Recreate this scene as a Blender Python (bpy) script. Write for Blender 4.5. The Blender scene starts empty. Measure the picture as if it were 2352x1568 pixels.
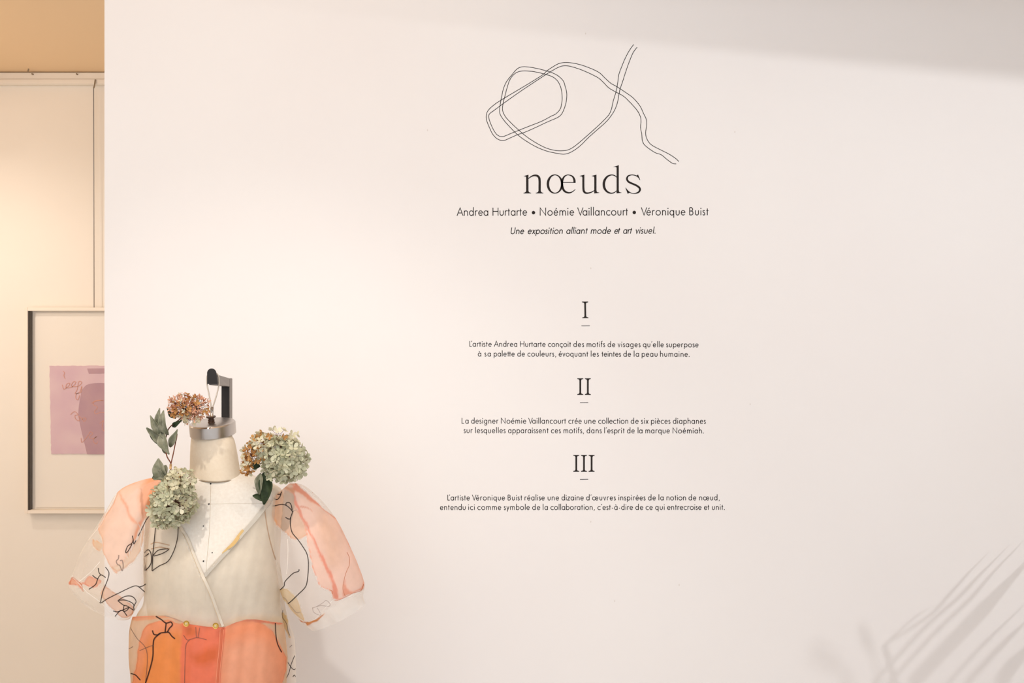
import bpy, bmesh, math, random
from mathutils import Vector, Matrix
from mathutils.bvhtree import BVHTree
random.seed(7)
SC = bpy.context.scene
COL = SC.collection
PI = math.pi
# ------------------------------------------------------------------ camera, world, lights
H = 1.65
F = 2352 * 35.0 / 36.0
YM, YW, YB = 2.287, 2.75, 5.0          # dress form, text wall, far wall
CEIL = 3.0
FL = -.16                              # floor level
cam = bpy.data.cameras.new('camera'); cam.lens = 35; cam.sensor_width = 36; cam.clip_start = .02
co = bpy.data.objects.new('camera', cam); COL.objects.link(co)
co.location = (0, 0, H); co.rotation_euler = (PI/2, 0, 0); SC.camera = co
w = bpy.data.worlds.new('world'); SC.world = w; w.use_nodes = True
w.node_tree.nodes['Background'].inputs[0].default_value = (.92, .985, 1.075, 1)
w.node_tree.nodes['Background'].inputs[1].default_value = 1.27
SC.view_settings.view_transform = 'Standard'; SC.view_settings.look = 'None'
SC.view_settings.exposure = 0.0; SC.view_settings.gamma = 1.0
SC.view_settings.use_curve_mapping = False
SC.cycles.transparent_max_bounces = 24

def lamp(name, kind, loc, target, energy, color, **kw):
    l = bpy.data.lights.new(name, kind); l.energy = energy; l.color = color
    for k, v in kw.items(): setattr(l, k, v)
    o = bpy.data.objects.new(name, l); COL.objects.link(o); o.location = loc
    o.rotation_euler = (Vector(target) - Vector(loc)).to_track_quat('-Z', 'Y').to_euler()
    return o
L2 = Vector((2.2, .5, 2.86))
KEY = Vector((-.90, 1.2, 2.93))
lamp('key_spot', 'SPOT', KEY, (-.64, 2.40, .9), 55, (1, .95, .88), spot_size=math.radians(68), spot_blend=1.0, shadow_soft_size=.03)
lamp('right_spot', 'SPOT', L2, (1.15, 2.75, .95), 68, (.98, .985, 1.0), spot_size=math.radians(98), spot_blend=1.0, shadow_soft_size=.02)
lamp('wall_washer', 'AREA', (-1.0, .6, 2.6), (-.8, 2.75, 2.3), 15, (1, .985, .98), shape='RECTANGLE', size=2.4, size_y=.5)
lamp('alcove_spot', 'SPOT', (-2.85, 3.75, 2.9), (-2.45, 5.0, .3), 39, (1, .92, .86), spot_size=math.radians(110), spot_blend=.9, shadow_soft_size=.03)
lamp('alcove_glow', 'AREA', (-3.2, 3.0, 2.45), (-2.6, 5.0, 1.2), 11, (1, .86, .73), shape='SQUARE', size=.7)

# ------------------------------------------------------------------ helpers
def lin(c):
    r = []
    for v in c[:3]:
        v /= 255.0
        r.append(v/12.92 if v <= .04045 else ((v+.055)/1.055)**2.4)
    return r
def W(px, py, Y): return Vector(((px-1176)*Y/F, Y, H-(py-784)*Y/F))

def mat(name, rgb, rough=.6, metal=0., noise=None, bump=0., nscale=40, spec=.4):
    m = bpy.data.materials.new(name); m.use_nodes = True
    nt = m.node_tree; b = nt.nodes['Principled BSDF']
    c = lin(rgb); b.inputs['Base Color'].default_value = (*c, 1)
    b.inputs['Roughness'].default_value = rough; b.inputs['Metallic'].default_value = metal
    b.inputs['Specular IOR Level'].default_value = spec
    if noise or bump:
        tc = nt.nodes.new('ShaderNodeTexCoord'); n = nt.nodes.new('ShaderNodeTexNoise')
        n.inputs['Scale'].default_value = nscale; n.inputs['Detail'].default_value = 6
        nt.links.new(tc.outputs['Object'], n.inputs['Vector'])
        if noise:
            r = nt.nodes.new('ShaderNodeMix'); r.data_type = 'RGBA'
            r.inputs[6].default_value = (*c, 1); r.inputs[7].default_value = (*lin(noise), 1)
            mr = nt.nodes.new('ShaderNodeMapRange'); mr.inputs[1].default_value = .35; mr.inputs[2].default_value = .65
            nt.links.new(n.outputs['Fac'], mr.inputs[0]); nt.links.new(mr.outputs[0], r.inputs[0])
            nt.links.new(r.outputs[2], b.inputs['Base Color'])
        if bump:
            bp = nt.nodes.new('ShaderNodeBump'); bp.inputs['Strength'].default_value = bump; bp.inputs['Distance'].default_value = .002
            nt.links.new(n.outputs['Fac'], bp.inputs['Height']); nt.links.new(bp.outputs[0], b.inputs['Normal'])
    return m

def link(name, me, parent=None):
    o = bpy.data.objects.new(name, me); COL.objects.link(o)
    if parent: o.parent = parent; o.matrix_parent_inverse = Matrix.Translation(-parent.location)
    return o
def mesh(name, verts, faces, m, parent=None, smooth=False):
    me = bpy.data.meshes.new(name); me.from_pydata([tuple(v) for v in verts], [], faces)
    if m: me.materials.append(m)
    if smooth:
        me.shade_smooth()
    me.update()
    return link(name, me, parent)
def thing(name, label, cat, loc, group=None):
    o = bpy.data.objects.new(name, None); COL.objects.link(o); o.location = loc
    o.empty_display_size = .05
    o['label'] = label; o['category'] = cat
    if group: o['group'] = group
    return o
def box_vf(x0, x1, y0, y1, z0, z1):
    v = [(x, y, z) for x in (x0, x1) for y in (y0, y1) for z in (z0, z1)]
    return v, [(0,1,3,2),(4,6,7,5),(0,4,5,1),(2,3,7,6),(0,2,6,4),(1,5,7,3)]
def box(name, b, m, parent=None, bevel=0):
    v, f = box_vf(*b); o = mesh(name, v, f, m, parent)
    if bevel:
        bm = bmesh.new(); bm.from_mesh(o.data)
        bmesh.ops.bevel(bm, geom=bm.edges[:], offset=bevel, segments=2, affect='EDGES')
        bm.to_mesh(o.data); bm.free()
    return o
def struct(o): o['kind'] = 'structure'; return o
def tube_vf(pts, r, n=8, closed=False):
    pts = [Vector(p) for p in pts]; V = []; Fc = []
    rr = r if isinstance(r, (list, tuple)) else [r]*len(pts)
    up = Vector((0.13, -1, 0.21)).normalized()
    for i, p in enumerate(pts):
        a = pts[i-1] if (i or closed) else p
        b = pts[(i+1) % len(pts)] if (i < len(pts)-1 or closed) else p
        t = (b-a).normalized(); s = t.cross(up)
        if s.length < 1e-4: s = t.cross(Vector((1, 0, 0)))
        s.normalize(); q = s.cross(t)
        for k in range(n):
            an = 2*PI*k/n; V.append(p + (s*math.cos(an)+q*math.sin(an))*rr[i])
    m_ = len(pts) if closed else len(pts)-1
    for i in range(m_):
        for k in range(n):
            j = (i+1) % len(pts)
            Fc.append((i*n+k, i*n+(k+1) % n, j*n+(k+1) % n, j*n+k))
    if not closed:
        Fc.append(tuple(range(n))); Fc.append(tuple(range(len(V)-n, len(V)))[::-1])
    return V, Fc
def tube(name, pts, r, m, parent=None, n=8, closed=False):
    V, Fc = tube_vf(pts, r, n, closed); return mesh(name, V, Fc, m, parent, True)
def lathe(name, prof, origin, m, parent=None, n=40, rot=None):
    V = []; Fc = []; o = Vector(origin)
    for r, z in prof:
        for k in range(n):
            a = 2*PI*k/n; p = Vector((r*math.cos(a), r*math.sin(a), z))
            if rot: p = rot @ p
            V.append(o+p)
    for i in range(len(prof)-1):
        for k in range(n): Fc.append((i*n+k, i*n+(k+1) % n, (i+1)*n+(k+1) % n, (i+1)*n+k))
    Fc.append(tuple(range(n))[::-1]); Fc.append(tuple(range(len(V)-n, len(V))))
    ob = mesh(name, V, Fc, m, parent)
    ob.data.shade_smooth()
    try: ob.data.set_sharp_from_angle(angle=math.radians(35))
    except Exception: pass
    return ob
def crs(pts, per=6):
    """Catmull-Rom through tuples of any size"""
    out = []; n = len(pts)
    if n < 3: per = max(per, 2)
    for i in range(n-1):
        p0 = pts[max(i-1, 0)]; p1 = pts[i]; p2 = pts[i+1]; p3 = pts[min(i+2, n-1)]
        for k in range(per):
            t = k/per
            out.append(tuple(.5*((2*b)+(-a+c)*t+(2*a-5*b+4*c-d)*t*t+(-a+3*b-3*c+d)*t**3) for a, b, c, d in zip(p0, p1, p2, p3)))
    out.append(tuple(pts[-1])); return out
def interp(tab, x):
    if x <= tab[0][0]: return tab[0][1:]
    if x >= tab[-1][0]: return tab[-1][1:]
    for a, b in zip(tab, tab[1:]):
        if a[0] <= x <= b[0]:
            t = (x-a[0])/(b[0]-a[0]) if b[0] > a[0] else 0
            return tuple(u+(v-u)*t for u, v in zip(a[1:], b[1:]))
def ribbon(pts, w):
    """2-D ribbon: pts (x,y) or (x,y,w) -> left points, right points"""
    L = []; R = []; n = len(pts)
    for i, p in enumerate(pts):
        a = pts[max(i-1, 0)]; b = pts[min(i+1, n-1)]
        if 0 < i < n-1:
            d1 = Vector((p[0]-a[0], p[1]-a[1])); d2 = Vector((b[0]-p[0], b[1]-p[1]))
            if d1.length < 1e-9: d1 = d2
            if d2.length < 1e-9: d2 = d1
            d1.normalize(); d2.normalize(); t = d1+d2
            if t.length < .2: t = d2.copy()
            t.normalize(); k = 1/max(.45, t.dot(d2))
        else:
            t = Vector((b[0]-a[0], b[1]-a[1])); t.normalize(); k = 1
        hw = (p[2] if len(p) > 2 else w)/2*k
        L.append((p[0]-t.y*hw, p[1]+t.x*hw)); R.append((p[0]+t.y*hw, p[1]-t.x*hw))
    return L, R

# ------------------------------------------------------------------ materials
M_wall = mat('painted_wall', (245, 242, 240), .85, noise=(243, 239, 237), nscale=1.3, spec=.15)
M_back = mat('alcove_paint', (246, 236, 222), .85, noise=(243, 233, 219), nscale=1.3, spec=.15)
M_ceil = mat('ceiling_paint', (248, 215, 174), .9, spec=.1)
M_floor = mat('pale_floor', (215, 207, 198), .5, noise=(203, 194, 184), nscale=3)
M_vinyl = mat('black_vinyl', (36, 29, 26), .6, spec=.2)
M_linen = mat('linen', (233, 227, 217), .9, noise=(228, 220, 209), bump=.25, nscale=160, spec=.1)
M_neck = mat('neck_linen', (234, 220, 199), .9, noise=(231, 216, 194), bump=.25, nscale=140, spec=.1)
M_steel = mat('brushed_steel', (196, 188, 181), .30, 1., bump=.15, nscale=60)
M_steelg = mat('grey_steel', (150, 143, 138), .5, .5)
M_black = mat('black_plastic', (30, 26, 25), .55)
M_gold = mat('gold', (222, 184, 100), .25, .9)
M_seam = mat('seam_thread', (150, 130, 105), .9)
M_frame = mat('cream_frame', (246, 232, 214), .5)
M_dark = mat('frame_inner_shade', (70, 62, 55), .7)
M_mat = mat('mat_board', (250, 240, 226), .9)
M_paper = mat('lilac_paper', (230, 198, 200), .9, noise=(222, 186, 194), nscale=9, bump=.3)
M_arch = mat('mauve_wash', (188, 148, 158), .9, noise=(196, 156, 162), nscale=12)
M_squig = mat('orange_pencil', (222, 158, 138), .8)
M_stem = mat('dry_stem', (110, 62, 44), .8)
M_pale_stem = mat('cut_stem_end', (214, 170, 120), .8)
M_scuff = mat('scuff', (226, 219, 213), .9)

def leafmat(name, a, b, back=None):
    m = mat(name, a, .65, noise=b, nscale=70, bump=.5, spec=.25)
    return m
M_leaf = leafmat('sage_leaf', (152, 150, 130), (112, 114, 92))
M_leafd = leafmat('dark_leaf', (62, 74, 48), (40, 52, 32))
M_palm = leafmat('palm_green', (70, 105, 55), (52, 84, 42))

def petalmat(name, a, b, trans=.25):
    m = bpy.data.materials.new(name); m.use_nodes = True; nt = m.node_tree
    p = nt.nodes['Principled BSDF']; out = nt.nodes['Material Output']
    oi = nt.nodes.new('ShaderNodeObjectInfo'); mx = nt.nodes.new('ShaderNodeMix'); mx.data_type = 'RGBA'
    mx.inputs[6].default_value = (*lin(a), 1); mx.inputs[7].default_value = (*lin(b), 1)
    nt.links.new(oi.outputs['Random'], mx.inputs[0]); nt.links.new(mx.outputs[2], p.inputs['Base Color'])
    p.inputs['Roughness'].default_value = .7; p.inputs['Specular IOR Level'].default_value = .2
    t = nt.nodes.new('ShaderNodeBsdfTranslucent'); nt.links.new(mx.outputs[2], t.inputs[0])
    ms = nt.nodes.new('ShaderNodeMixShader'); ms.inputs[0].default_value = trans
    nt.links.new(p.outputs[0], ms.inputs[1]); nt.links.new(t.outputs[0], ms.inputs[2]); nt.links.new(ms.outputs[0], out.inputs[0])
    return m
P_green = petalmat('sage_petal', (222, 220, 192), (192, 194, 164))
P_cream = petalmat('cream_petal', (234, 228, 202), (214, 208, 176))
P_ochre = petalmat('ochre_petal', (218, 170, 108), (178, 122, 66))
P_pink = petalmat('rust_petal', (240, 196, 168), (186, 122, 88))

# sheer cloth: colour and cover come from the mesh's colour attribute
def clothmat():
    m = bpy.data.materials.new('sheer_organza'); m.use_nodes = True; nt = m.node_tree
    nt.nodes.clear(); N = nt.nodes.new; Lk = nt.links.new
    out = N('ShaderNodeOutputMaterial'); at = N('ShaderNodeVertexColor'); at.layer_name = 'Col'
    tc = N('ShaderNodeTexCoord'); nz = N('ShaderNodeTexNoise'); nz.inputs['Scale'].default_value = 35; nz.inputs['Detail'].default_value = 8
    Lk(tc.outputs['Object'], nz.inputs['Vector'])
    hv = N('ShaderNodeHueSaturation'); mr = N('ShaderNodeMapRange')
    mr.inputs[1].default_value = .3; mr.inputs[2].default_value = .7; mr.inputs[3].default_value = .93; mr.inputs[4].default_value = 1.06
    Lk(nz.outputs['Fac'], mr.inputs[0]); Lk(mr.outputs[0], hv.inputs['Value']); Lk(at.outputs['Color'], hv.inputs['Color'])
    d = N('ShaderNodeBsdfDiffuse'); t = N('ShaderNodeBsdfTranslucent'); Lk(hv.outputs[0], d.inputs[0]); Lk(hv.outputs[0], t.inputs[0])
    s = N('ShaderNodeMixShader'); s.inputs[0].default_value = .28; Lk(d.outputs[0], s.inputs[1]); Lk(t.outputs[0], s.inputs[2])
    gl = N('ShaderNodeBsdfGlossy'); gl.inputs['Roughness'].default_value = .4
    s2 = N('ShaderNodeMixShader'); s2.inputs[0].default_value = .03; Lk(s.outputs[0], s2.inputs[1]); Lk(gl.outputs[0], s2.inputs[2])
    tr = N('ShaderNodeBsdfTransparent')
    lw = N('ShaderNodeLayerWeight'); lw.inputs[0].default_value = .5   # a weave covers more when seen edge-on
    pw = N('ShaderNodeMath'); pw.operation = 'POWER'; pw.inputs[1].default_value = 3.0; Lk(lw.outputs['Facing'], pw.inputs[0])
    inv = N('ShaderNodeMath'); inv.operation = 'MULTIPLY_ADD'; inv.inputs[1].default_value = .38
    Lk(pw.outputs[0], inv.inputs[0]); Lk(at.outputs['Alpha'], inv.inputs[2]); inv.use_clamp = True
    ms = N('ShaderNodeMixShader'); Lk(inv.outputs[0], ms.inputs[0]); Lk(tr.outputs[0], ms.inputs[1]); Lk(s2.outputs[0], ms.inputs[2])
    Lk(ms.outputs[0], out.inputs[0]); return m
M_cloth = clothmat()
def inkmat(name, rgb, a):
    m = bpy.data.materials.new(name); m.use_nodes = True; nt = m.node_tree; p = nt.nodes['Principled BSDF']
    p.inputs['Base Color'].default_value = (*lin(rgb), 1); p.inputs['Roughness'].default_value = .9
    p.inputs['Alpha'].default_value = a; p.inputs['Specular IOR Level'].default_value = .1
    return m
I_black = inkmat('black_ink', (50, 40, 38), .85)
I_grey = inkmat('grey_ink', (110, 90, 84), .55)
I_pale = inkmat('pale_ink', (150, 125, 118), .4)
I_brown = inkmat('brown_ink', (178, 140, 105), .55)
I_fold = inkmat('pale_fold_highlight', (255, 246, 236), .55)
I_rust = inkmat('rust_ink', (205, 125, 85), .7)

# ------------------------------------------------------------------ the setting
wl = (240-1176)*YW/F
struct(box('wall_front', (wl, 3.6, YW, YW+.14, FL, CEIL), M_wall))
struct(box('wall_back', (-3.6, wl+1.2, YB, YB+.1, FL, CEIL), M_back))
struct(box('wall_left', (-3.7, -3.6, -1.5, YB+.1, FL, CEIL), M_back))
struct(box('wall_right', (3.6, 3.7, -1.5, YW+.14, FL, CEIL), M_wall))
struct(box('floor', (-3.6, 3.6, -1.5, YB, FL-.1, FL), M_floor))
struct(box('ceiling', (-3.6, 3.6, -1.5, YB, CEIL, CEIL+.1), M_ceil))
# picture rail along the top of the far wall
rail = struct(box('trim_1', (-3.6, wl+1.2, YB-.022, YB, CEIL-.040, CEIL-.006), M_back, bevel=.003))
struct(box('trim_2', (-3.6, wl+1.2, YB-.034, YB, CEIL-.068, CEIL-.042), M_back, bevel=.004))
# added unseen occluder (above the frame) whose lower edge shades the top of the text wall
def shade_beam():
    a = Vector((.928, 1.895)); b = Vector((1.834, 1.549)); d = (b-a).normalized(); nrm = Vector((-d.y, d.x))
    if nrm.y > 0: nrm = -nrm
    e0 = a - d*1.0; e1 = b + d*1.6; zz = 2.655
    q = [e0, e1, e1+nrm*.08, e0+nrm*.08]
    V = [(p.x, p.y, z) for z in (zz, CEIL) for p in q]
    return struct(mesh('occluder_1', V, [(0,1,2,3),(4,7,6,5),(0,4,5,1),(1,5,6,2),(2,6,7,3),(3,7,4,0)], M_wall))
shade_beam()
# added unseen occluder over the alcove, left of the frame, shaped to shade the top corner of the far wall
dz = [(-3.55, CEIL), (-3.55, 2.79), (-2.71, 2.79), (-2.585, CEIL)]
struct(mesh('occluder_2', [(x, y, z) for y in (4.22, 4.27) for x, z in dz], [(0,1,2,3),(7,6,5,4),(0,4,5,1),(1,5,6,2),(2,6,7,3),(3,7,4,0)], M_ceil))
for x, y in ((1345,77),(982,299),(1357,616),(1357,1198),(1723,928),(1560,1343),(1412,1380),(1688,303)):
    V = []; Fc = []
    for dx, dy in ((1.5, .5), (.6, 2.3)):
        k = len(V)
        V += [W(x+sx*dx, y+sy*dy, YW-.0003-.0002*(dx > 1)) for sx, sy in ((-1,-1),(1,-1),(1,1),(-1,1))]
        Fc.append((k, k+1, k+2, k+3))
    mesh('scuff_mark', V, Fc, M_scuff, bpy.data.objects['wall_front'])
for x, y in ((76, 171), (178, 171)):
    p = W(x, y, YB-.022); mesh('pin', *tube_vf([p, p+Vector((0, -.012, 0))], .0035), M_seam, rail)
p = W(66, 157, 4.93); p.z = CEIL; mesh('pin', *tube_vf([p, p-Vector((.004, 0, .014))], .0035), M_seam, bpy.data.objects['ceiling'])

# ------------------------------------------------------------------ vinyl lettering: a stroke alphabet drawn by hand
def arc(cx, cy, rx, ry, a0, a1, n=14):
    return [(cx+rx*math.cos(math.radians(a0+(a1-a0)*i/n)), cy+ry*math.sin(math.radians(a0+(a1-a0)*i/n))) for i in range(n+1)]
XH = .635
def dot(cx, cy, r): return ('dot', cx, cy, r)
def G(ch):
    """glyph -> (strokes, width between outer stroke centres, left bearing, right bearing)"""
    bowl = arc(.245, .32, .245, .295, 0, 360, 26)
    acute = lambda x: [(x-.03, .76), (x+.10, .96)]
    grave = lambda x: [(x+.03, .76), (x-.10, .96)]
    earc = [(0, .33)]
    e = [[(.01, .33), (.47, .33)] , arc(.24, .32, .24, .295, 2, 322, 24)]
    o = [arc(.285, .32, .285, .295, 0, 360, 28)]
    c = [arc(.285, .32, .285, .295, 48, 312, 20)]
    a = [bowl, [(.49, 0), (.49, XH)]]
    n = [[(0, 0), (0, XH)], [(0, .36)]+arc(.205, .38, .205, .235, 175, 0, 12)+[(.41, 0)]]
    T = {
     'a': (a, .49), 'à': (a+[grave(.27)], .49),
     'b': ([[(0, 0), (0, 1.07)], arc(.245, .32, .245, .295, 0, 360, 26)], .49),
     'c': (c, .48), 'ç': (c+[[(.30, .02), (.28, -.06), (.37, -.10), (.36, -.19), (.26, -.21)]], .48),
     'd': ([bowl, [(.49, 0), (.49, 1.07)]], .49),
     'e': (e, .48), 'é': (e+[acute(.24)], .48), 'è': (e+[grave(.24)], .48),
     'f': ([[(.12, 0), (.12, .86)]+arc(.25, .88, .13, .15, 180, 70, 6), [(0, .60), (.27, .60)]], .27),
     'g': ([bowl, [(.49, XH), (.49, -.05)]+arc(.25, -.06, .24, .22, 0, -150, 12)], .49),
     'h': ([[(0, 0), (0, 1.07)], [(0, .36)]+arc(.205, .38, .205, .235, 175, 0, 12)+[(.41, 0)]], .41),
     'i': ([[(0, 0), (0, .62)], dot(0, .88, .072)], 0),
     'l': ([[(0, 0), (0, 1.07)]], 0),
     'm': ([[(0, 0), (0, XH)], [(0, .36)]+arc(.18, .40, .18, .215, 175, 0, 12)+[(.36, 0)], [(.36, .36)]+arc(.54, .40, .18, .215, 175, 0, 12)+[(.72, 0)]], .72),
     'n': (n, .41), 'o': (o, .57),
     'œ': ([arc(.27, .32, .27, .295, 0, 360, 26), [(.54, .33), (.98, .33)], arc(.765, .32, .225, .295, 2, 322, 24)], .99),
     'p': ([[(0, -.30), (0, XH)], arc(.245, .32, .245, .295, 0, 360, 26)], .49),
     'q': ([bowl, [(.49, -.30), (.49, XH)]], .49),
     'r': ([[(0, 0), (0, XH)], [(0, .38)]+arc(.19, .40, .19, .22, 170, 65, 8)], .27),
     's': ([crs([(.25, .54), (.17, .615), (.06, .59), (.02, .48), (.09, .38), (.20, .30), (.27, .17), (.21, .05), (.10, .025), (0, .12)], 3)], .27),
     't': ([[(.13, 0), (.13, .86)], [(0, .60), (.27, .60)]], .27),
     'u': ([[(0, XH), (0, .25)]+arc(.20, .25, .20, .225, 180, 360, 12)+[(.40, XH)]], .40),
     'v': ([[(0, XH), (.20, .02), (.40, XH)]], .40),
     'x': ([[(0, 0), (.40, XH)], [(.02, XH), (.39, 0)]], .40),
     'y': ([[(0, XH), (.22, .03)], [(.42, XH), (.10, -.30)]], .42),
     'z': ([[(.02, .60), (.38, .60), (0, .035), (.39, .035)]], .39),
     'A': ([[(0, 0), (.38, 1.0), (.76, 0)], [(.13, .34), (.63, .34)]], .76),
     'B': ([[(0, .035), (0, .965)], [(0, .965), (.18, .965)]+arc(.19, .75, .19, .215, 90, -90, 10)+[(0, .535)], [(0, .535), (.20, .535)]+arc(.21, .285, .22, .25, 90, -90, 12)+[(0, .035)]], .43),
     'H': ([[(0, 0), (0, 1)], [(.64, 0), (.64, 1)], [(0, .53), (.64, .53)]], .64),
     'L': ([[(0, 1), (0, .04), (.34, .04)]], .34),
     'N': ([[(0, 0), (0, .97), (.70, .03), (.70, 1)]], .70),
     'U': ([[(0, 1), (0, .32)]+arc(.27, .32, .27, .29, 180, 360, 14)+[(.54, 1)]], .54),
     'V': ([[(0, 1), (.34, .03), (.68, 1)]], .68),
     '’': ([[(.11, 1.02, .13), (0, .82, .05)]], .11), ',': ([[(.10, .08, .12), (0, -.17, .06)]], .10),
     '.': ([dot(0, .05, .075)], 0), '-': ([[(0, .30), (.20, .30)]], .20),
     '•': ([dot(.2, .37, .215)], .4)}
    strokes, wd = T[ch]
    rnd = dict(a=.07, à=.07, c=.07, ç=.07, d=.07, e=.07, é=.07, è=.07, g=.07, o=.07, q=.07, œ=.07)
    rnr = dict(b=.07, e=.07, é=.07, è=.07, o=.07, p=.07, œ=.07, c=.03, ç=.03)
    lb = rnd.get(ch, .11); rb = rnr.get(ch, .11)
    if ch in 'vxyztfs': lb = .05; rb = .05
    if ch in 'AV': lb = .02; rb = .0
    if ch == 'r': rb = .02
    if ch == 'L': rb = .04
    if ch == '’': lb = .03; rb = .03
    return strokes, wd, lb, rb
_gm = {}
def glyph_mesh(ch, size, sw, italic):
    key = (ch, round(size, 2), italic)
    if key in _gm: return _gm[key]
    strokes = G(ch)[0]; k = YW/F; V = []; Fc = []
    sh = .17 if italic else 0
    def P(x, y, d): return ((x+y*sh)*size*k, -d, y*size*k)
    for s in strokes:
        if s[0] == 'dot':
            _, cx, cy, r = s; n = 16; b = len(V)
            for d in (0, .0006):
                for i in range(n): V.append(P(cx+r*math.cos(2*PI*i/n), cy+r*math.sin(2*PI*i/n), d))
            Fc.append(tuple(range(b+n, b+2*n)))
            for i in range(n): Fc.append((b+i, b+(i+1) % n, b+n+(i+1) % n, b+n+i))
            continue
        L, R = ribbon(s, sw)
        b = len(V); n = len(L)
        for l, r in zip(L, R): V += [P(*l, 0), P(*l, .0006), P(*r, .0006), P(*r, 0)]
        for i in range(n-1):
            a = b+4*i; c = a+4
            Fc += [(a, a+1, c+1, c), (a+1, a+2, c+2, c+1), (a+2, a+3, c+3, c+2)]
        Fc += [(b, b+3, b+2, b+1), (b+4*n-4, b+4*n-3, b+4*n-2, b+4*n-1)]
    me = bpy.data.meshes.new('letter'); me.from_pydata(V, [], Fc); me.materials.append(M_vinyl); me.update()
    _gm[key] = me; return me
def text_line(parent, words, cap, by0, by1, x0, x1, italic=False, sw=.098):
    """words: (text, ink left px, ink right px); baseline runs from by0 at x0 to by1 at x1"""
    for txt, a, b in words:
        gl = [G(c) for c in txt]
        # natural positions of each letter's origin, scaled so the word fills its measured span
        pos = []; x = 0
        for i, (c, g) in enumerate(zip(txt, gl)):
            if i:
                k = gl[i-1][3]+g[2]
                pr = txt[i-1]+c
                if pr in ('rt',): k = -.0
                if pr in ('tt',): k = -.02
                if pr == 'L’': k = -.18
                if pr in ('Va', 'Vé'): k = -.06
                x += k
            pos.append(x); x += g[1]
        nat = x; want = (b-a)/cap - sw
        if italic: want -= .11
        gaps = max(1, len(txt)-1)
        # share the difference between letter spacing and position only (letters keep their shape)
        if len(txt) > 1:
            extra = (want-nat)/gaps
            pos = [p+extra*i for i, p in enumerate(pos)]
        for c, p in zip(txt, pos):
            px = a+(p+sw/2)*cap
            if txt == '•': px = a-(.2-.215)*cap*0+ -0.3
            if txt == '.': px = a
            py = by0+(by1-by0)*(px-x0)/(x1-x0)
            o = link('letter', glyph_mesh(c, cap, sw, italic), parent)
            q = W(px, py, YW); o.matrix_parent_inverse = Matrix.Identity(4)
            o.location = Vector((q.x, YW, q.z)) - parent.location
def wall_thing(name, label, cat, px, py):
    q = W(px, py, YW); return thing(name, label, cat, (q.x, YW, q.z))

def wall_polys(name, parent, rib_list, polys=()):
    """outlines in photo-measured wall coordinates cut from vinyl"""
    V = []; Fc = []
    for pts in rib_list:
        L, R = ribbon(pts, None); b = len(V); n = len(L)
        for l, r in zip(L, R): V += [W(*l, YW), W(*l, YW-.0006), W(*r, YW-.0006), W(*r, YW)]
        for i in range(n-1):
            a = b+4*i; c = a+4
            Fc += [(a, a+1, c+1, c), (a+1, a+2, c+2, c+1), (a+2, a+3, c+3, c+2)]
    for pl in polys:
        b = len(V); n = len(pl)
        V += [W(*p, YW) for p in pl]+[W(*p, YW-.0007) for p in pl]
        Fc.append(tuple(range(b+n, b+2*n)))
        for i in range(n): Fc.append((b+i, b+(i+1) % n, b+n+(i+1) % n, b+n+i))
    o = mesh(name, V, Fc, M_vinyl, parent)
    return o

# the knotted double line
S1 = [(1698,100),(1655,160),(1612,240),(1570,340),(1542,420),(1532,500),(1515,590),(1485,690),(1468,768),(1440,830),(1370,905),(1290,980),(1200,1060),(1110,1137),(1045,1182),(985,1201),(890,1201),(790,1175),(690,1125),(590,1060),(500,985),(420,910),(365,848),(336,780),(345,695),(360,640),(380,560),(415,460),(470,398),(540,375),(640,379),(720,394),(790,412),(860,438),(912,485),(945,560),(955,650),(950,710),(935,770),(890,820),(840,845),(740,898),(600,953),(500,993),(420,1025),(340,1056),(290,1045),(255,1008),(220,940),(195,870),(197,825),(240,790),(310,738),(345,712),(500,602),(640,508),(790,410),(830,385),(920,335),(985,320),(1060,332),(1180,373),(1320,440),(1380,490),(1440,550),(1510,592),(1590,635),(1660,700),(1735,785),(1768,850),(1775,900),(1770,960),(1782,1030),(1792,1110),(1830,1160),(1920,1222),(1985,1245),(2040,1290),(2100,1333),(2140,1340)]
S2 = [(1735,128),(1695,180),(1660,260),(1620,370),(1585,480),(1555,570),(1540,650),(1525,720),(1490,800),(1420,895),(1320,985),(1230,1065),(1150,1145),(1070,1205),(988,1238),(900,1230),(790,1205),(680,1160),(570,1095),(490,1035),(420,965),(345,880),(307,810),(312,720),(325,650),(345,560),(380,482),(440,407),(480,360),(530,333),(600,333),(700,350),(795,375),(830,385),(905,420),(965,475),(985,530),(1003,605),(998,690),(975,770),(945,828),(900,862),(800,905),(690,957),(570,1010),(490,1037),(420,1068),(350,1096),(290,1085),(240,1040),(205,975),(170,885),(168,830),(190,780),(250,725),(320,678),(450,600),(590,517),(750,417),(795,375),(870,325),(930,295),(1000,287),(1090,297),(1200,328),(1330,385),(1400,448),(1460,502),(1527,540),(1640,615),(1700,662),(1765,740),(1800,815),(1830,880),(1832,950),(1822,1020),(1838,1085),(1880,1140),(1960,1185),(2060,1235),(2130,1280),(2168,1315)]
kn = wall_thing('line_drawing', 'thin black looping double-line knot drawing above the word nœuds on the white wall', 'wall graphic', 1338, 240)
for S in (S1, S2):
    wall_polys('drawn_line', kn, [[(1080+x/4.523, 80+y/4.523, 1.35) for x, y in crs(S, 4)]])

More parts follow.
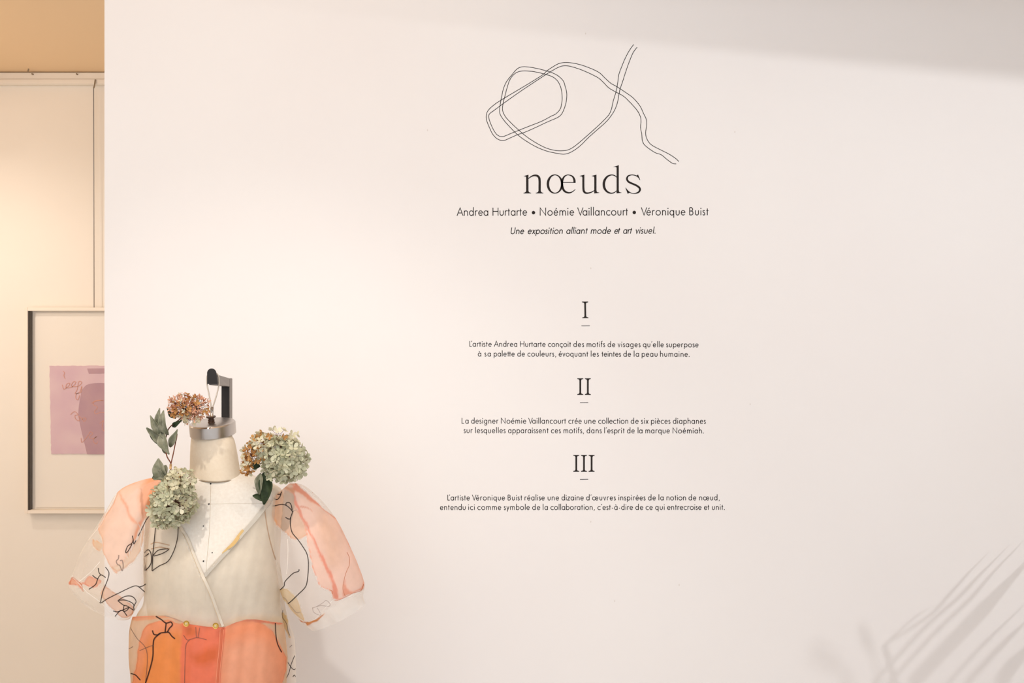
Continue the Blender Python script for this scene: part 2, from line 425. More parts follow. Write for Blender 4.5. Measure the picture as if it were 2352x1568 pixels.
# big serif title, each letter measured
tt = wall_thing('title_lettering', 'large black serif word nœuds on the white wall under the knot drawing', 'lettering', 1338, 445)
Z = lambda pts: [(1180+p[0]/7.35, 360+p[1]/7.35)+((p[2]/7.35,) if len(p) > 2 else ()) for p in pts]
def foot(cx, y=612, a=64, b=62, hw=18): return Z([(cx-a, y+5), (cx+b, y+5), (cx+b, y-5), (cx+b-18, y-8), (cx+hw+8, y-20), (cx+hw, y-42), (cx-hw, y-42), (cx-hw-8, y-20), (cx-a+18, y-8), (cx-a, y-5)])
def flag(xl, yl, xr, yr, sw): return Z([(xl, yl), (xl+4, yl-5), (xr, yr), (xr, yr+80), (xr-sw, yr+80), (xr-sw, yr+48), (xr-sw-8, yr+33), (xr-sw-24, yr+29)])
wall_polys('letter', tt, [Z([(229, 330, 38), (229, 600, 38)]), Z(crs([(238, 376, 8), (262, 356, 14), (300, 330, 20), (345, 314, 27), (395, 320, 34), (428, 352, 37), (437, 410, 37), (437, 500, 37), (437, 600, 37)], 6))], [flag(168, 330, 248, 301, 38), foot(229), foot(437)])
def ring(co_, ro, ci, ri, n=48):
    o = [(co_[0]+ro[0]*math.cos(2*PI*i/n), co_[1]+ro[1]*math.sin(2*PI*i/n)) for i in range(n+1)]
    i_ = [(ci[0]+ri[0]*math.cos(2*PI*i/n), ci[1]+ri[1]*math.sin(2*PI*i/n)) for i in range(n+1)]
    return Z([((a[0]+b[0])/2, (a[1]+b[1])/2, math.hypot(a[0]-b[0], a[1]-b[1])) for a, b in zip(o, i_)])
wall_polys('letter', tt, [ring((694, 459), (137, 162), (697, 459), (100, 147)), Z(crs([(1026, 436, 36), (1022, 385, 34), (990, 330, 24), (918, 305, 13), (860, 328, 22), (825, 385, 34), (815, 450, 38), (825, 520, 38), (862, 582, 33), (930, 607, 23), (990, 590, 16), (1040, 548, 8)], 6)), Z([(828, 433, 12), (1044, 434, 12)])])
wall_polys('letter', tt, [Z(crs([(1175, 320, 34), (1175, 430, 34), (1177, 545, 35), (1192, 592, 35), (1232, 613, 26), (1300, 601, 18), (1365, 567, 11)], 6)), Z([(1378, 320, 36), (1378, 600, 36)])], [flag(1112, 328, 1192, 300, 34), flag(1316, 327, 1396, 300, 36), Z([(1360, 617), (1360, 570), (1396, 560), (1400, 585), (1412, 598), (1442, 602), (1442, 609)])])
wall_polys('letter', tt, [Z(crs([(1745, 350, 10), (1705, 318, 16), (1650, 306, 17), (1585, 330, 28), (1538, 388, 38), (1521, 460, 40), (1535, 535, 38), (1580, 590, 30), (1640, 614, 20), (1695, 604, 15), (1745, 566, 9)], 6)), Z([(1755, 160, 36), (1755, 605, 36)])], [flag(1682, 174, 1773, 140, 36), Z([(1736, 616), (1736, 570), (1772, 560), (1777, 585), (1790, 598), (1818, 602), (1818, 608)])])
wall_polys('letter', tt, [Z(crs([(2120, 370, 5), (2085, 330, 14), (2040, 311, 14), (1985, 306, 14), (1932, 325, 24), (1911, 370, 31), (1935, 418, 32), (1995, 450, 31), (2060, 478, 31), (2115, 515, 33), (2131, 555, 33), (2105, 598, 26), (2040, 619, 14), (1980, 610, 12), (1935, 580, 12), (1892, 528, 6)], 6))], [Z([(2060, 318), (2078, 314), (2098, 298), (2135, 388), (2128, 393), (2104, 352)]), Z([(1885, 523), (1893, 522), (1925, 572), (1962, 606), (1943, 612), (1925, 625)])])

nl = wall_thing('names_lettering', 'line of thin black sans-serif names separated by two dots, under the title nœuds', 'lettering', 1338, 495)
text_line(nl, [('Andrea', 1049, 1121.4), ('Hurtarte', 1131.4, 1210.7), ('•', 1222.0, 1229.5), ('Noémie', 1239.9, 1318.7), ('Vaillancourt', 1325.9, 1442.9), ('•', 1453.5, 1461.3), ('Véronique', 1472.2, 1574.2), ('Buist', 1583.1, 1628)], 18.2, 495.2, 494.2, 1049, 1628, sw=.092)
sl = wall_thing('subtitle_lettering', 'italic black line Une exposition alliant mode et art visuel on the white wall', 'lettering', 1338, 537)
text_line(sl, [('Une', 1172.2, 1204.8), ('exposition', 1211.6, 1293.3), ('alliant', 1300, 1350.7), ('mode', 1356.5, 1404.1), ('et', 1410.3, 1425.2), ('art', 1430.7, 1452.7), ('visuel.', 1458.6, 1506.9)], 15.0, 537.3, 536.2, 1172, 1507, italic=True, sw=.112)
def numeral(cols, y0, y1, dash, dy, label):
    t = wall_thing('numeral_lettering', label, 'numeral', 1344, y1)
    for k, (a, b) in enumerate(cols):
        c = (a+b)/2; hw = (b-a)/2; s = 1.95
        sl_ = .5 if len(cols) == 1 else 0
        pl = [(c-hw, y0), (c+hw, y0), (c+hw, y0+1.6), (c+s+1.1, y0+2.6), (c+s, y0+5), (c+s+sl_, y1-5), (c+s+1.1+sl_, y1-2.6), (c+hw+sl_, y1-1.6), (c+hw+sl_, y1), (c-hw+sl_, y1), (c-hw+sl_, y1-1.6), (c-s-1.1+sl_, y1-2.6), (c-s+sl_, y1-5), (c-s, y0+5), (c-s-1.1, y0+2.6), (c-hw, y0+1.6)]
        wall_polys('letter', t, [], [pl])
    wall_polys('dash', t, [[(dash[0], dy, 1.25), (dash[1], dy-.2, 1.25)]])
numeral([(1336.9, 1351)], 692.3, 730.3, (1335.5, 1354.8), 748.1, 'black serif numeral I with a short dash, topmost of three on the wall')
numeral([(1326, 1339.6), (1343.4, 1357)], 868.5, 906.5, (1332.2, 1351.1), 924.3, 'black serif numeral II with a short dash, middle one on the wall')
numeral([(1316.9, 1330.3), (1334.5, 1348.1), (1352, 1365.7)], 1044.5, 1083, (1332.1, 1351), 1100.4, 'black serif numeral III with a short dash, lowest on the wall')
def para(label, lines):
    t = wall_thing('paragraph_lettering', label, 'lettering', 1340, lines[-1][1])
    for words, b0, b1 in lines:
        text_line(t, words, 12.9, b0, b1, words[0][1], words[-1][2], sw=.105)
para('two lines of small black text beginning L’artiste Andrea, under numeral I', [
 ([('L’artiste',1078.5,1129.4),('Andrea',1134.4,1188),('Hurtarte',1194.5,1253.1),('conçoit',1258.6,1311.8),('des',1316.9,1341.7),('motifs',1347.6,1389.9),('de',1395.7,1413.3),('visages',1418.7,1471.3),('qu’elle',1476.7,1524.6),('superpose',1530,1604.4)], 795.8, 797.2),
 ([('à',1097.5,1106.2),('sa',1112.4,1127.5),('palette',1134,1182.3),('de',1188.2,1205.8),('couleurs,',1211.4,1277.5),('évoquant',1283.2,1351.4),('les',1357.1,1375.5),('teintes',1381.2,1426.4),('de',1431.8,1449.4),('la',1455.8,1467.7),('peau',1474,1510),('humaine.',1516.3,1583.6)], 818.2, 819.0)])
para('two lines of small black text beginning La designer, under numeral II', [
 ([('La',1060.5,1076.3),('designer',1082.3,1145.2),('Noémie',1150.7,1208.7),('Vaillancourt',1213.4,1300.3),('crée',1305.5,1336.1),('une',1342.1,1368.3),('collection',1374,1442.9),('de',1448.6,1466.9),('six',1472.2,1489.4),('pièces',1495.4,1539.8),('diaphanes',1545.6,1621.2)], 972.2, 972.8),
 ([('sur',1064.8,1086.1),('lesquelles',1091.7,1161.3),('apparaissent',1166.9,1260.2),('ces',1265.5,1288.2),('motifs,',1294.5,1341.5),('dans',1347.5,1382),('l’esprit',1388,1435),('de',1440.1,1457.9),('la',1464.8,1475.7),('marque',1482.4,1538.5),('Noémiah.',1544.9,1616.4)], 994.0, 994.8)])
para('two lines of small black text beginning L’artiste Véronique, under numeral III', [
 ([('L’artiste',1027.9,1079.2),('Véronique',1084.1,1160),('Buist',1166.2,1199.8),('réalise',1205,1251.2),('une',1258,1284),('dizaine',1289.8,1340.7),('d’œuvres',1346.4,1414.5),('inspirées',1420.8,1482.8),('de',1488.5,1506.3),('la',1512.6,1524.2),('notion',1530.9,1575.5),('de',1581.5,1599.3),('nœud,',1606,1653.2)], 1148.6, 1148.4),
 ([('entendu',1010.6,1069.4),('ici',1075.9,1090.3),('comme',1096.6,1151.1),('symbole',1157.1,1216.8),('de',1222.6,1240.7),('la',1246.9,1258.3),('collaboration,',1264.5,1366.2),('c’est-à-dire',1372.4,1453.8),('de',1459.5,1477.3),('ce',1483,1499.2),('qui',1504.9,1526.4),('entrecroise',1532.4,1611.3),('et',1616.9,1629.4),('unit.',1635.4,1664.5)], 1170.5, 1170.3)])

# ------------------------------------------------------------------ framed artwork on the far wall
fx0, fx1 = W(56, 0, YB-.05).x, W(56, 0, YB-.05).x+.80
fz1, fz0 = W(0, 706, YB-.05).z, W(0, 1179, YB-.05).z
fr = thing('picture_frame', 'cream box frame with lilac paper artwork hanging on the far wall behind the partition', 'picture', ((fx0+fx1)/2, YB, fz0))
yf, th, dp = YB-.052, .017, .04
def bar(x0, x1, z0, z1, nm='frame_bar'):
    return box(nm, (x0, x1, yf, YB-.012, z0, z1), M_frame, fr, .0015)
bar(fx0, fx0+th, fz0, fz1); bar(fx1-th, fx1, fz0, fz1)
bar(fx0+th, fx1-th, fz1-th, fz1); bar(fx0+th, fx1-th, fz0, fz0+th)
box('inner_shade_strip', (fx0+th, fx0+th+.007, yf+.004, YB-.014, fz0+th, fz1-th), M_dark, fr)  # shadow side inside the left bar, painted as a dark strip
box('backing_board', (fx0+th, fx1-th, YB-.016, YB-.012, fz0+th, fz1-th), M_mat, fr)
box('mat_board', (fx0+th+.026, fx1-th-.026, YB-.0225, YB-.016, fz0+th+.01, fz1-th-.01), M_mat, fr)
yp = YB-.026
random.seed(3)
def edge(p, q, n=40, j=.0016):
    return [(p[0]+(q[0]-p[0])*i/n+random.uniform(-j, j), p[1]+(q[1]-p[1])*i/n+random.uniform(-j, j)) for i in range(n)]
pa = W(114, 840, yp); pb = W(118, 1042, yp); xr_ = fx1-.13
out_ = edge((pa.x, pa.z), (xr_, pa.z+.002))+edge((xr_, pa.z+.002), (xr_+.002, pb.z))+edge((xr_+.002, pb.z), (pb.x, pb.z))+edge((pb.x, pb.z), (pa.x, pa.z))
n_ = len(out_)
pap = mesh('paper_sheet', [(x, yp-.002, z) for x, z in out_]+[(x, yp+.0035, z) for x, z in out_], [tuple(range(n_))]+[(i, (i+1) % n_, n_+(i+1) % n_, n_+i) for i in range(n_)], M_paper, fr)
ar = crs([(186, 985), (180, 950), (186, 905), (196, 886), (215, 880), (245, 880), (285, 886), (295, 930), (300, 1000), (296, 1043)], 5)
q = [W(x, y, yp-.0028) for x, y in ar]+[W(200, 1043, yp-.0028)]
mesh('painted_arch', q, [tuple(range(len(q)))], M_arch, pap)
q = [W(x, y, yp-.0028) for x, y in ((200, 846), (300, 845), (300, 856), (204, 858))]
mesh('painted_bar', q, [(0, 1, 2, 3)], M_arch, pap)
def fs(pts): return [(x/2.904, 680+y/2.904) for x, y in pts]
sq = [[(415,590),(425,620),(455,600),(465,580),(445,585),(440,610),(480,605),(505,575),(490,570),(475,600),(520,600),(545,575),(525,570),(515,620),(500,650),(530,640),(545,600),(540,640),(510,650),(505,680),(520,690),(530,660)],
      [(470,790),(485,775),(500,770),(520,790),(500,795),(505,820),(530,830),(525,800),(550,820),(560,835),(575,820),(560,810),(545,825)],
      [(610,715),(640,695),(690,695),(640,700),(620,720),(650,740),(630,770),(640,785),(670,775),(700,775),(735,760)],
      [(540,945),(545,975),(570,950),(590,925),(600,905),(620,915),(595,940),(620,950),(645,935),(620,960),(640,985),(652,970)],
      [(665,850),(690,830),(680,870),(695,900),(700,860)], [(420,500),(430,510),(425,530),(435,550)]]
for s in sq:
    L, R = ribbon(crs(fs(s), 4), 1.3); V = []
    for l, r in zip(L, R): V += [W(*l, yp-.0038), W(*r, yp-.0038)]
    mesh('pencil_squiggle', V, [(2*i, 2*i+1, 2*i+3, 2*i+2) for i in range(len(L)-1)], M_squig, pap)
mg = bpy.data.materials.new('picture_glass'); mg.use_nodes = True; nt = mg.node_tree; nt.nodes.clear()
o_ = nt.nodes.new('ShaderNodeOutputMaterial'); a_ = nt.nodes.new('ShaderNodeBsdfTransparent'); b_ = nt.nodes.new('ShaderNodeBsdfGlossy'); b_.inputs['Roughness'].default_value = .02
m_ = nt.nodes.new('ShaderNodeMixShader'); m_.inputs[0].default_value = .04; nt.links.new(a_.outputs[0], m_.inputs[1]); nt.links.new(b_.outputs[0], m_.inputs[2]); nt.links.new(m_.outputs[0], o_.inputs[0])
box('glass_pane', (fx0+th+.007, fx1-th, yf+.006, yf+.009, fz0+th, fz1-th), mg, fr)
rx = W(218, 0, YB-.03).x
tube('hanging_rod', [(rx, YB-.040, fz1-.004), (rx-.002, YB-.040, CEIL-.085)], .0022, M_steelg, fr)
tube('rod_hook', [(rx-.002, YB-.040, CEIL-.088), (rx+.004, YB-.044, CEIL-.075), (rx+.005, YB-.041, CEIL-.058), (rx+.005, YB-.036, CEIL-.045)], .0036, M_seam, fr)

# ------------------------------------------------------------------ hanging stand and dress form
AX = W(487, 960, YM)
st = thing('hanging_stand', 'grey and black square-tube stand whose arm holds up the dress form', 'stand', (AX.x, YM+.15, FL))
def hexa(name, front, back, yf_, yb_, m, parent, bevel=.0008):
    """front/back: 4 photo points each (TL,TR,BR,BL) at depths yf_,yb_"""
    V = [W(*p, yf_) for p in front]+[W(*p, yb_) for p in back]
    o = mesh(name, V, [(0,1,2,3),(7,6,5,4),(0,4,5,1),(1,5,6,2),(2,6,7,3),(3,7,4,0)], m, parent)
    bm = bmesh.new(); bm.from_mesh(o.data); bmesh.ops.recalc_face_normals(bm, faces=bm.faces)
    bmesh.ops.bevel(bm, geom=bm.edges[:], offset=bevel, segments=2, affect='EDGES'); bm.to_mesh(o.data); bm.free()
    return o
hexa('arm', [(478, 860), (499, 860), (502, 884), (480, 884)], [(509, 867), (527.5, 868.5), (527.5, 887.5), (509, 887)], YM, YM+.14, M_steelg, st)
yq = YM+.14
pf = W(508.5, 869, yq); pg = W(527.5, 869, yq)
post = box('post', (pf.x, pg.x, yq, yq+.024, FL+.018, pf.z), M_steelg, st, .001)
box('post_front_strip', (pf.x+.0006, pg.x-.0012, yq-.0015, yq+.0002, FL+.018, W(0, 886.5, yq).z), M_black, st)
lathe('base_plate', [(.001, 0), (.20, 0), (.20, .012), (.19, .018), (.001, .018)], ((pf.x+pg.x)/2, yq+.012, FL), M_black, st, 48)
# round-topped black end plate
pts = [(475.5, 881.5), (475.5, 856)] + [(486.2+10.7*math.cos(math.radians(a)), 856.5+10.7*math.sin(math.radians(a))) for a in range(190, 351, 16)] + [(497, 856), (498.5, 881.5)]
n_ = len(pts); V = [W(*p, YM-.014) for p in pts]+[W(*p, YM) for p in pts]
mesh('end_plate', V, [tuple(range(n_)), tuple(range(n_, 2*n_))[::-1]]+[(i, (i+1) % n_, n_+(i+1) % n_, n_+i) for i in range(n_)], M_black, st)

form = thing('dress_form', 'headless cream linen dress form with steel neck cap hanging by a wire loop', 'dress form', tuple(W(487, 1800, YM)))
lp = crs([(485, 936, .0), (480, 905, -.002), (475.5, 880, -.006), (475.3, 868, -.008), (478, 859, -.008), (487, 856, -.006), (497, 857, .012), (502.5, 865, .014), (503.5, 878, .014), (500, 900, .008), (491, 925, .002), (488, 936, .0)], 5)
# the loop passes over the arm just behind the end plate
lp = crs([(485.5, 936, 0), (481.5, 912, .004), (476.5, 888, .008), (475, 874, .010), (476, 863, .012), (481, 857.5, .014), (490, 857.0, .016), (498, 858, .018), (502.5, 866, .018), (503, 882, .014), (498, 905, .008), (488.5, 936, .002)], 5)
tube('wire_loop', [W(x, y, YM-.016+d) for x, y, d in lp], .0016, mat('wire_rope', (196, 186, 174), .5, .2), form, 8)
a = W(486.6, 956, YM-.014); b = W(487, 934, YM-.014)
tube('ferrule', [a, b], [.0038, .0036], M_steel, form, 14)
rot = Matrix.Rotation(math.radians(9), 3, 'X') @ Matrix.Rotation(math.radians(-2), 3, 'Y')
capc = W(487.5, 969.5, YM-.006)
lathe('spool_knob', [(.001, -.004), (.0078, -.004), (.0082, -.001), (.0064, .0005), (.0074, .002), (.0074, .0045), (.0060, .006), (.0064, .008), (.0106, .0102), (.0110, .0122), (.0096, .0132), (.004, .0124), (.001, .012)], W(485.5, 968, YM-.012), mat('dark_bronze', (92, 74, 66), .3, .8), form, 32, rot)
lathe('neck_cap', [(.001, -.0275), (.0513, -.0275), (.0515, -.003), (.0495, -.0002), (.046, .0008), (.001, .0012)], capc, M_steel, form, 72, rot)

def rowloft(name, rows, nu, nv, m, parent, top=None, bot=None, ymid=YM, lift=0., dback=None, fold=None, colour=None, cut=None, only=None, tilt=None):
    """closed body of horizontal rings; rows: (py, x left, x right, half depth)"""
    V = []; cols = []; keep = []
    ya, yb = rows[0][0], rows[-1][0]
    rs = crs(rows, 8)
    for j in range(nv+1):
        for i in range(nu):
            u = 2*PI*i/nu; v = j/nv
            # find px first from the nominal row, then warp the ends to the wanted edge curves
            py = ya+(yb-ya)*v
            xl, xr, d = interp(rs, py)
            x = (xl+xr)/2+math.cos(u)*(xr-xl)/2
            if top or bot:
                t_ = top(x) if top else ya; b_ = bot(x) if bot else yb
                py = t_+(b_-t_)*v
                xl, xr, d = interp(rs, py)
                x = (xl+xr)/2+math.cos(u)*(xr-xl)/2
            s = math.sin(u)
            dd = d if s > 0 else (dback if dback else d)
            f = fold(u, v, x, py) if fold else 0
            off = lift*1.0
            y = ymid-s*(dd+off+f)
            if tilt: py = py+tilt(v)*s
            V.append(W(x+math.cos(u)*off*1000, py, y))
            cols.append((x, py, s))
    Fc = []
    for j in range(nv):
        for i in range(nu):
            a = j*nu+i; b = j*nu+(i+1) % nu; c = b+nu; e = a+nu
            if cut and cut((cols[a][0]+cols[c][0])/2, (cols[a][1]+cols[c][1])/2, (cols[a][2]+cols[c][2])/2): continue
            if only and not only(cols[a]): continue
            Fc.append((a, e, c, b))
    if not cut and not colour and not only:
        Fc.append(tuple(range(nu))); Fc.append(tuple(range(len(V)-nu, len(V)))[::-1])
    o = mesh(name, V, Fc, m, parent, True)
    if colour: paint(o.data, cols, colour)
    return o
def paint(me, cols, colour):
    at = me.color_attributes.new('Col', 'FLOAT_COLOR', 'POINT')
    buf = []
    for x, y, s in cols:
        c = colour(x, y, s); buf += [*c[:3], c[3]]
    at.data.foreach_set('color', buf)

TORSO = [(1074,448,528,.040),(1084,428,550,.048),(1096,398,592,.056),(1110,366,622,.062),(1126,347,640,.068),(1150,338,643,.076),(1200,335,640,.090),(1250,332,638,.108),(1300,330,637,.122),(1340,331,639,.122),(1390,336,640,.112),(1430,340,640,.104),(1490,334,645,.106),(1560,322,654,.112),(1650,312,662,.116),(1800,312,662,.116)]
# deeper form pieces
rowloft('torso', TORSO, 96, 110, M_linen, form, dback=.095, tilt=lambda v: 14*max(0, 1-v*9))
NECK = [(999,441,532,.041),(1012,438,539,.0455),(1040,436.5,545,.050),(1070,436,550,.055),(1088,435,553,.058)]
rowloft('neck', NECK, 72, 30, M_neck, form, ymid=YM-.002, tilt=lambda v: 4+15*v**1.5)
sm = []
for i in range(72):
    u = 2*PI*i/72; s = math.sin(u)
    sm.append(W(494+math.cos(u)*59.8, 1088+19*s, YM-.002-s*.0595))
tube('neck_seam', sm, .0008, M_seam, form, 6, True)
fbvh = []
def bvh_of(objs):
    V = []; Fc = []
    for o in objs:
        k = len(V); me = o.data
        V += [v.co.copy() for v in me.vertices]; Fc += [tuple(i+k for i in p.vertices) for p in me.polygons]
    return BVHTree.FromPolygons(V, Fc)
# NB parts are built in world coordinates under an Empty with an inverse parent matrix, so mesh coords are world coords
EYE = Vector((0, 0, H))
def on(bv, px, py, lift):
    d = (W(px, py, 1.0)-EYE).normalized()
    h = bv.ray_cast(EYE, d)
    return (h[0]-d*lift) if h[0] else None
def strip(name, bv, pts, wd, m, parent, lift=.0014, per=5, thick=0):
    """a flat line laid on a cloth or form surface"""
    pts = crs(pts, per) if len(pts) > 2 else crs([pts[0], tuple((a+b)/2 for a, b in zip(pts[0], pts[1])), pts[1]], 8)
    L, R = ribbon(pts, wd); V = []; ok = []
    last = None
    for l, r in zip(L, R):
        a = on(bv, *l, lift); b = on(bv, *r, lift)
        if a is None and b is None: ok.append(False); V += [Vector(), Vector()]; continue
        if a is None: a = b
        if b is None: b = a
        ok.append(True); V += [a, b]
    Fc = [(2*i, 2*i+1, 2*i+3, 2*i+2) for i in range(len(L)-1) if ok[i] and ok[i+1] and (V[2*i]-V[2*i+2]).length < .03]
    # drop unused verts
    used = sorted({i for f in Fc for i in f}); mp = {u: k for k, u in enumerate(used)}
    if not Fc: return None
    V = [V[u] for u in used]; Fc = [tuple(mp[i] for i in f) for f in Fc]
    if thick:
        n = len(V); off = Vector((0, -thick, 0))
        V2 = [v+off for v in V]
        Fc2 = [tuple(i+n for i in f) for f in Fc]
        side = []
        for f in Fc: side += [(f[0], f[3], f[3]+n, f[0]+n), (f[1], f[2], f[2]+n, f[1]+n)]
        V += V2; Fc = Fc2+side
    return mesh(name, V, Fc, m, parent, True)
torso = bpy.data.objects['torso']; neck = bpy.data.objects['neck']
bt = bvh_of([torso])
strip('centre_seam', bt, [(484, 1110), (483, 1160), (481, 1220), (474, 1300), (471, 1380)], 1.0, inkmat('centre_seam', (200, 182, 160), .5), form, .0004)
strip('chest_seam', bt, [(420, 1156), (480, 1157), (560, 1156), (625, 1156)], .9, inkmat('chest_seam', (205, 188, 168), .35), form, .0004)
for x, y, r in ((484, 1110.5, .0017), (480, 1157, .0016), (467.5, 1207.5, .0011), (487.5, 1268.5, .001), (467.5, 1288, .0016)):
    p = on(bt, x, y, 0)
    if p: mesh('pin', *tube_vf([p+Vector((0, .001, 0)), p-Vector((0, .0015, 0)), p-Vector((0, .0022, 0))], [r, r, r*.5], 8), M_black, form)

# ------------------------------------------------------------------ the blouse: watercolour stains as (polygon, colour, cover, rim colour)
def zp(pts, s, ox, oy): return [(ox+x/s, oy+y/s) for x, y in pts]
class Stain:
    def __init__(self, pts, rgb, a, rim=None, soft=3., rimw=2.2, per=5):
        p = list(pts)+[pts[0]]
        self.p = crs(p, per)[:-1]
        self.c = lin(rgb); self.a = a; self.rim = lin(rim) if rim else None; self.soft = soft; self.rw = rimw
        xs = [q[0] for q in self.p]; ys = [q[1] for q in self.p]
        self.bb = (min(xs)-soft-2, max(xs)+soft+2, min(ys)-soft-2, max(ys)+soft+2)
    def sd(self, x, y):
        ins = False; best = 1e9; P = self.p; n = len(P); x1, y1 = P[-1]
        for x2, y2 in P:
            if (y1 > y) != (y2 > y) and x < (x2-x1)*(y-y1)/(y2-y1)+x1: ins = not ins
            dx = x2-x1; dy = y2-y1; l = dx*dx+dy*dy
            t = 0 if l == 0 else max(0, min(1, ((x-x1)*dx+(y-y1)*dy)/l))
            d = (x1+t*dx-x)**2+(y1+t*dy-y)**2
            if d < best: best = d
            x1, y1 = x2, y2
        best = math.sqrt(best); return best if ins else -best
def wob(x, y): return 1.6*math.sin(x*.19+y*.07)+1.2*math.sin(y*.23-x*.11)+.8*math.sin(x*.53+y*.41)
def painter(base, ab, stains, back=None, wobble=1.):
    bc = lin(base)
    def f(x, y, s):
        c = list(bc); a = ab
        if back and s < -.05: c = lin(back[0]); return (*c, back[1])
        xx = x+wob(x, y)*wobble; yy = y+wob(y, x)*wobble
        for st_ in stains:
            b = st_.bb
            if not (b[0] < xx < b[1] and b[2] < yy < b[3]): continue
            d = st_.sd(xx, yy)
            k = max(0, min(1, (d+st_.soft/2)/st_.soft))
            if k <= 0: continue
            cc = st_.c; aa = st_.a
            if st_.rim and d < st_.rw*2:
                r = max(0, 1-abs(d-st_.rw*.5)/(st_.rw))
                cc = [u+(v-u)*r for u, v in zip(cc, st_.rim)]; aa = min(1, aa+.25*r)
            c = [u+(v-u)*k for u, v in zip(c, cc)]; a = a+(aa-a)*k
        return (*c, a)
    return f
blouse = thing('blouse', 'sheer puff-sleeved blouse with peach stains and inked line faces on the dress form', 'blouse', tuple(W(487, 1700, YM)))

waist_t = [(290,1417),(340,1414),(375,1413),(400,1420),(430,1432),(470,1438),(500,1440),(515,1440),(540,1429),(565,1422),(590,1422),(620,1427),(660,1432)]
waist = lambda x: interp(waist_t, x)[0]
B = lambda pts: zp(pts, 3.214, 280, 1080)
BOD = [(1088,420,562,.054),(1100,392,600,.064),(1112,362,630,.070),(1128,344,648,.076),(1160,337,650,.086),(1200,334,646,.098),(1250,331,643,.114),(1300,330,641,.129),(1340,331,642,.131),(1385,330,643,.124),(1410,316,646,.120),(1445,304,651,.118)]
VN = crs([(430,1060),(405,1120),(408,1190),(422,1230),(438,1270),(455,1312),(466,1327),(487,1301),(519,1268),(542,1244),(562,1222),(594,1184),(626,1150),(612,1110),(580,1080),(560,1055)], 3)
vst = Stain(VN, (0,0,0), 1, per=1)
bod_st = [Stain(B([(60,1010),(200,1040),(330,1060),(440,1100),(520,1125),(740,1125),(860,1075),(1160,1080),(1200,1160),(900,1180),(500,1200),(60,1140)]), (240,220,188), .58, soft=14)]
def bfold(u, v, x, y):
    return .0016*math.sin(x*.11+.6*math.sin(y*.03))*min(1, max(0, (y-1250)/120)) + .0008*math.sin(x*.23+y*.05)
bodice = rowloft('bodice', BOD, 300, 190, M_cloth, blouse, bot=waist, dback=.100, lift=.001, fold=bfold,
    colour=painter((246, 234, 214), .46, bod_st, back=((238, 226, 206), .4)), cut=lambda x, y, s: s > -.2 and vst.sd(x, y) > 0)
SK = [(1408,308,646,.112),(1440,299,652,.116),(1480,296.5,657,.119),(1520,297,660,.121),(1568,301,657,.123),(1640,300,660,.125),(1760,300,664,.125)]
sk_st = [Stain(B([(50,1700),(85,1520),(112,1420),(126,1300),(155,1190),(205,1135),(280,1112),(360,1105),(430,1128),(520,1120),(760,1110),(880,1085),(965,1092),(1050,1140),(1110,1175),(1150,1260),(1195,1340),(1212,1400),(1204,1500),(1180,1580),(1175,1700)]), (255,164,118), .86, (226,134,94), 3.5),
         Stain(B([(210,1230),(300,1200),(450,1230),(460,1700),(150,1700),(200,1480)]), (255,160,92), .9, None, 26),
         Stain(B([(180,1300),(300,1250),(440,1330),(420,1700),(130,1700)]), (255,160,88), .9, None, 40),
         Stain(B([(447,1120),(742,1120),(726,1400),(705,1760),(448,1760)]), (250,134,98), .95, None, 4),
         Stain(B([(520,1370),(690,1300),(700,1400),(560,1440)]), (232,116,66), .96, None, 18),
         Stain(B([(450,1150),(540,1150),(560,1210),(470,1230)]), (228,120,72), .96, None, 16),
         Stain(B([(760,1300),(1000,1230),(1120,1350),(1120,1600),(760,1600)]), (255,182,144), .86, None, 40),
         Stain(B([(60,1075),(330,1068),(400,1085),(430,1112),(330,1092),(85,1108)]), (242,172,130), .8, None, 3),
         Stain(B([(750,1142),(860,1105),(960,1092),(1165,1112),(1160,1140),(1050,1128),(900,1112),(760,1158)]), (236,140,106), .85, None, 3),
         Stain(B([(1060,1135),(1120,1170),(1140,1182),(1120,1182),(1070,1160)]), (240,190,160), .7, None, 3)]
def sfold(u, v, x, y): return .002*math.sin(x*.075+.4)+.0012*math.sin(x*.19+y*.02)
skirt = rowloft('peplum', SK, 300, 150, M_cloth, blouse, top=waist, dback=.108, lift=.001, fold=sfold,
    colour=painter((240, 205, 168), .62, sk_st, back=((246, 190, 150), .6), wobble=.45))
def puff(name, pairs, d, m, nu=170, nv=130, colour=None, fold=.06, ymid=YM+.01, seed=0, bulge=(0, 0)):
    pr = crs([(*a, *b, dd, ym) for (a, b), dd, ym in zip(pairs, d, ymid)], 8)
    V = []; cols = []
    for j in range(nv+1):
        t = j/nv*(len(pr)-1); k = min(int(t), len(pr)-2); f = t-k
        ax, ay, bx, by, dd, ym = (p+(q_-p)*f for p, q_ in zip(pr[k], pr[k+1]))
        for i in range(nu):
            u = 2*PI*i/nu; c = math.cos(u); s = math.sin(u)
            v = j/nv
            g = 1+fold*(math.sin(7*u+seed+1.5*v)*(.4+.6*abs(v-.45)*2)+.5*math.sin(13*u+2*seed-3*v)*(abs(v-.5)*2)**2)*abs(s)
            x = (ax+bx)/2+c*(ax-bx)/2; y = (ay+by)/2+c*(ay-by)/2
            bk_ = max(0, (v-.72)/.28)*(s if s > 0 else .4*s); x += bulge[0]*bk_; y += bulge[1]*bk_
            V.append(W(x, y, ym-s*dd*g)); cols.append((x, y, s))
    Fc = [(j*nu+i, (j+1)*nu+i, (j+1)*nu+(i+1) % nu, j*nu+(i+1) % nu) for j in range(nv) for i in range(nu)]
    o = mesh(name, V, Fc, m, blouse, True); paint(o.data, cols, colour); return o
R_ = lambda pts: zp(pts, 4.357, 580, 1100)
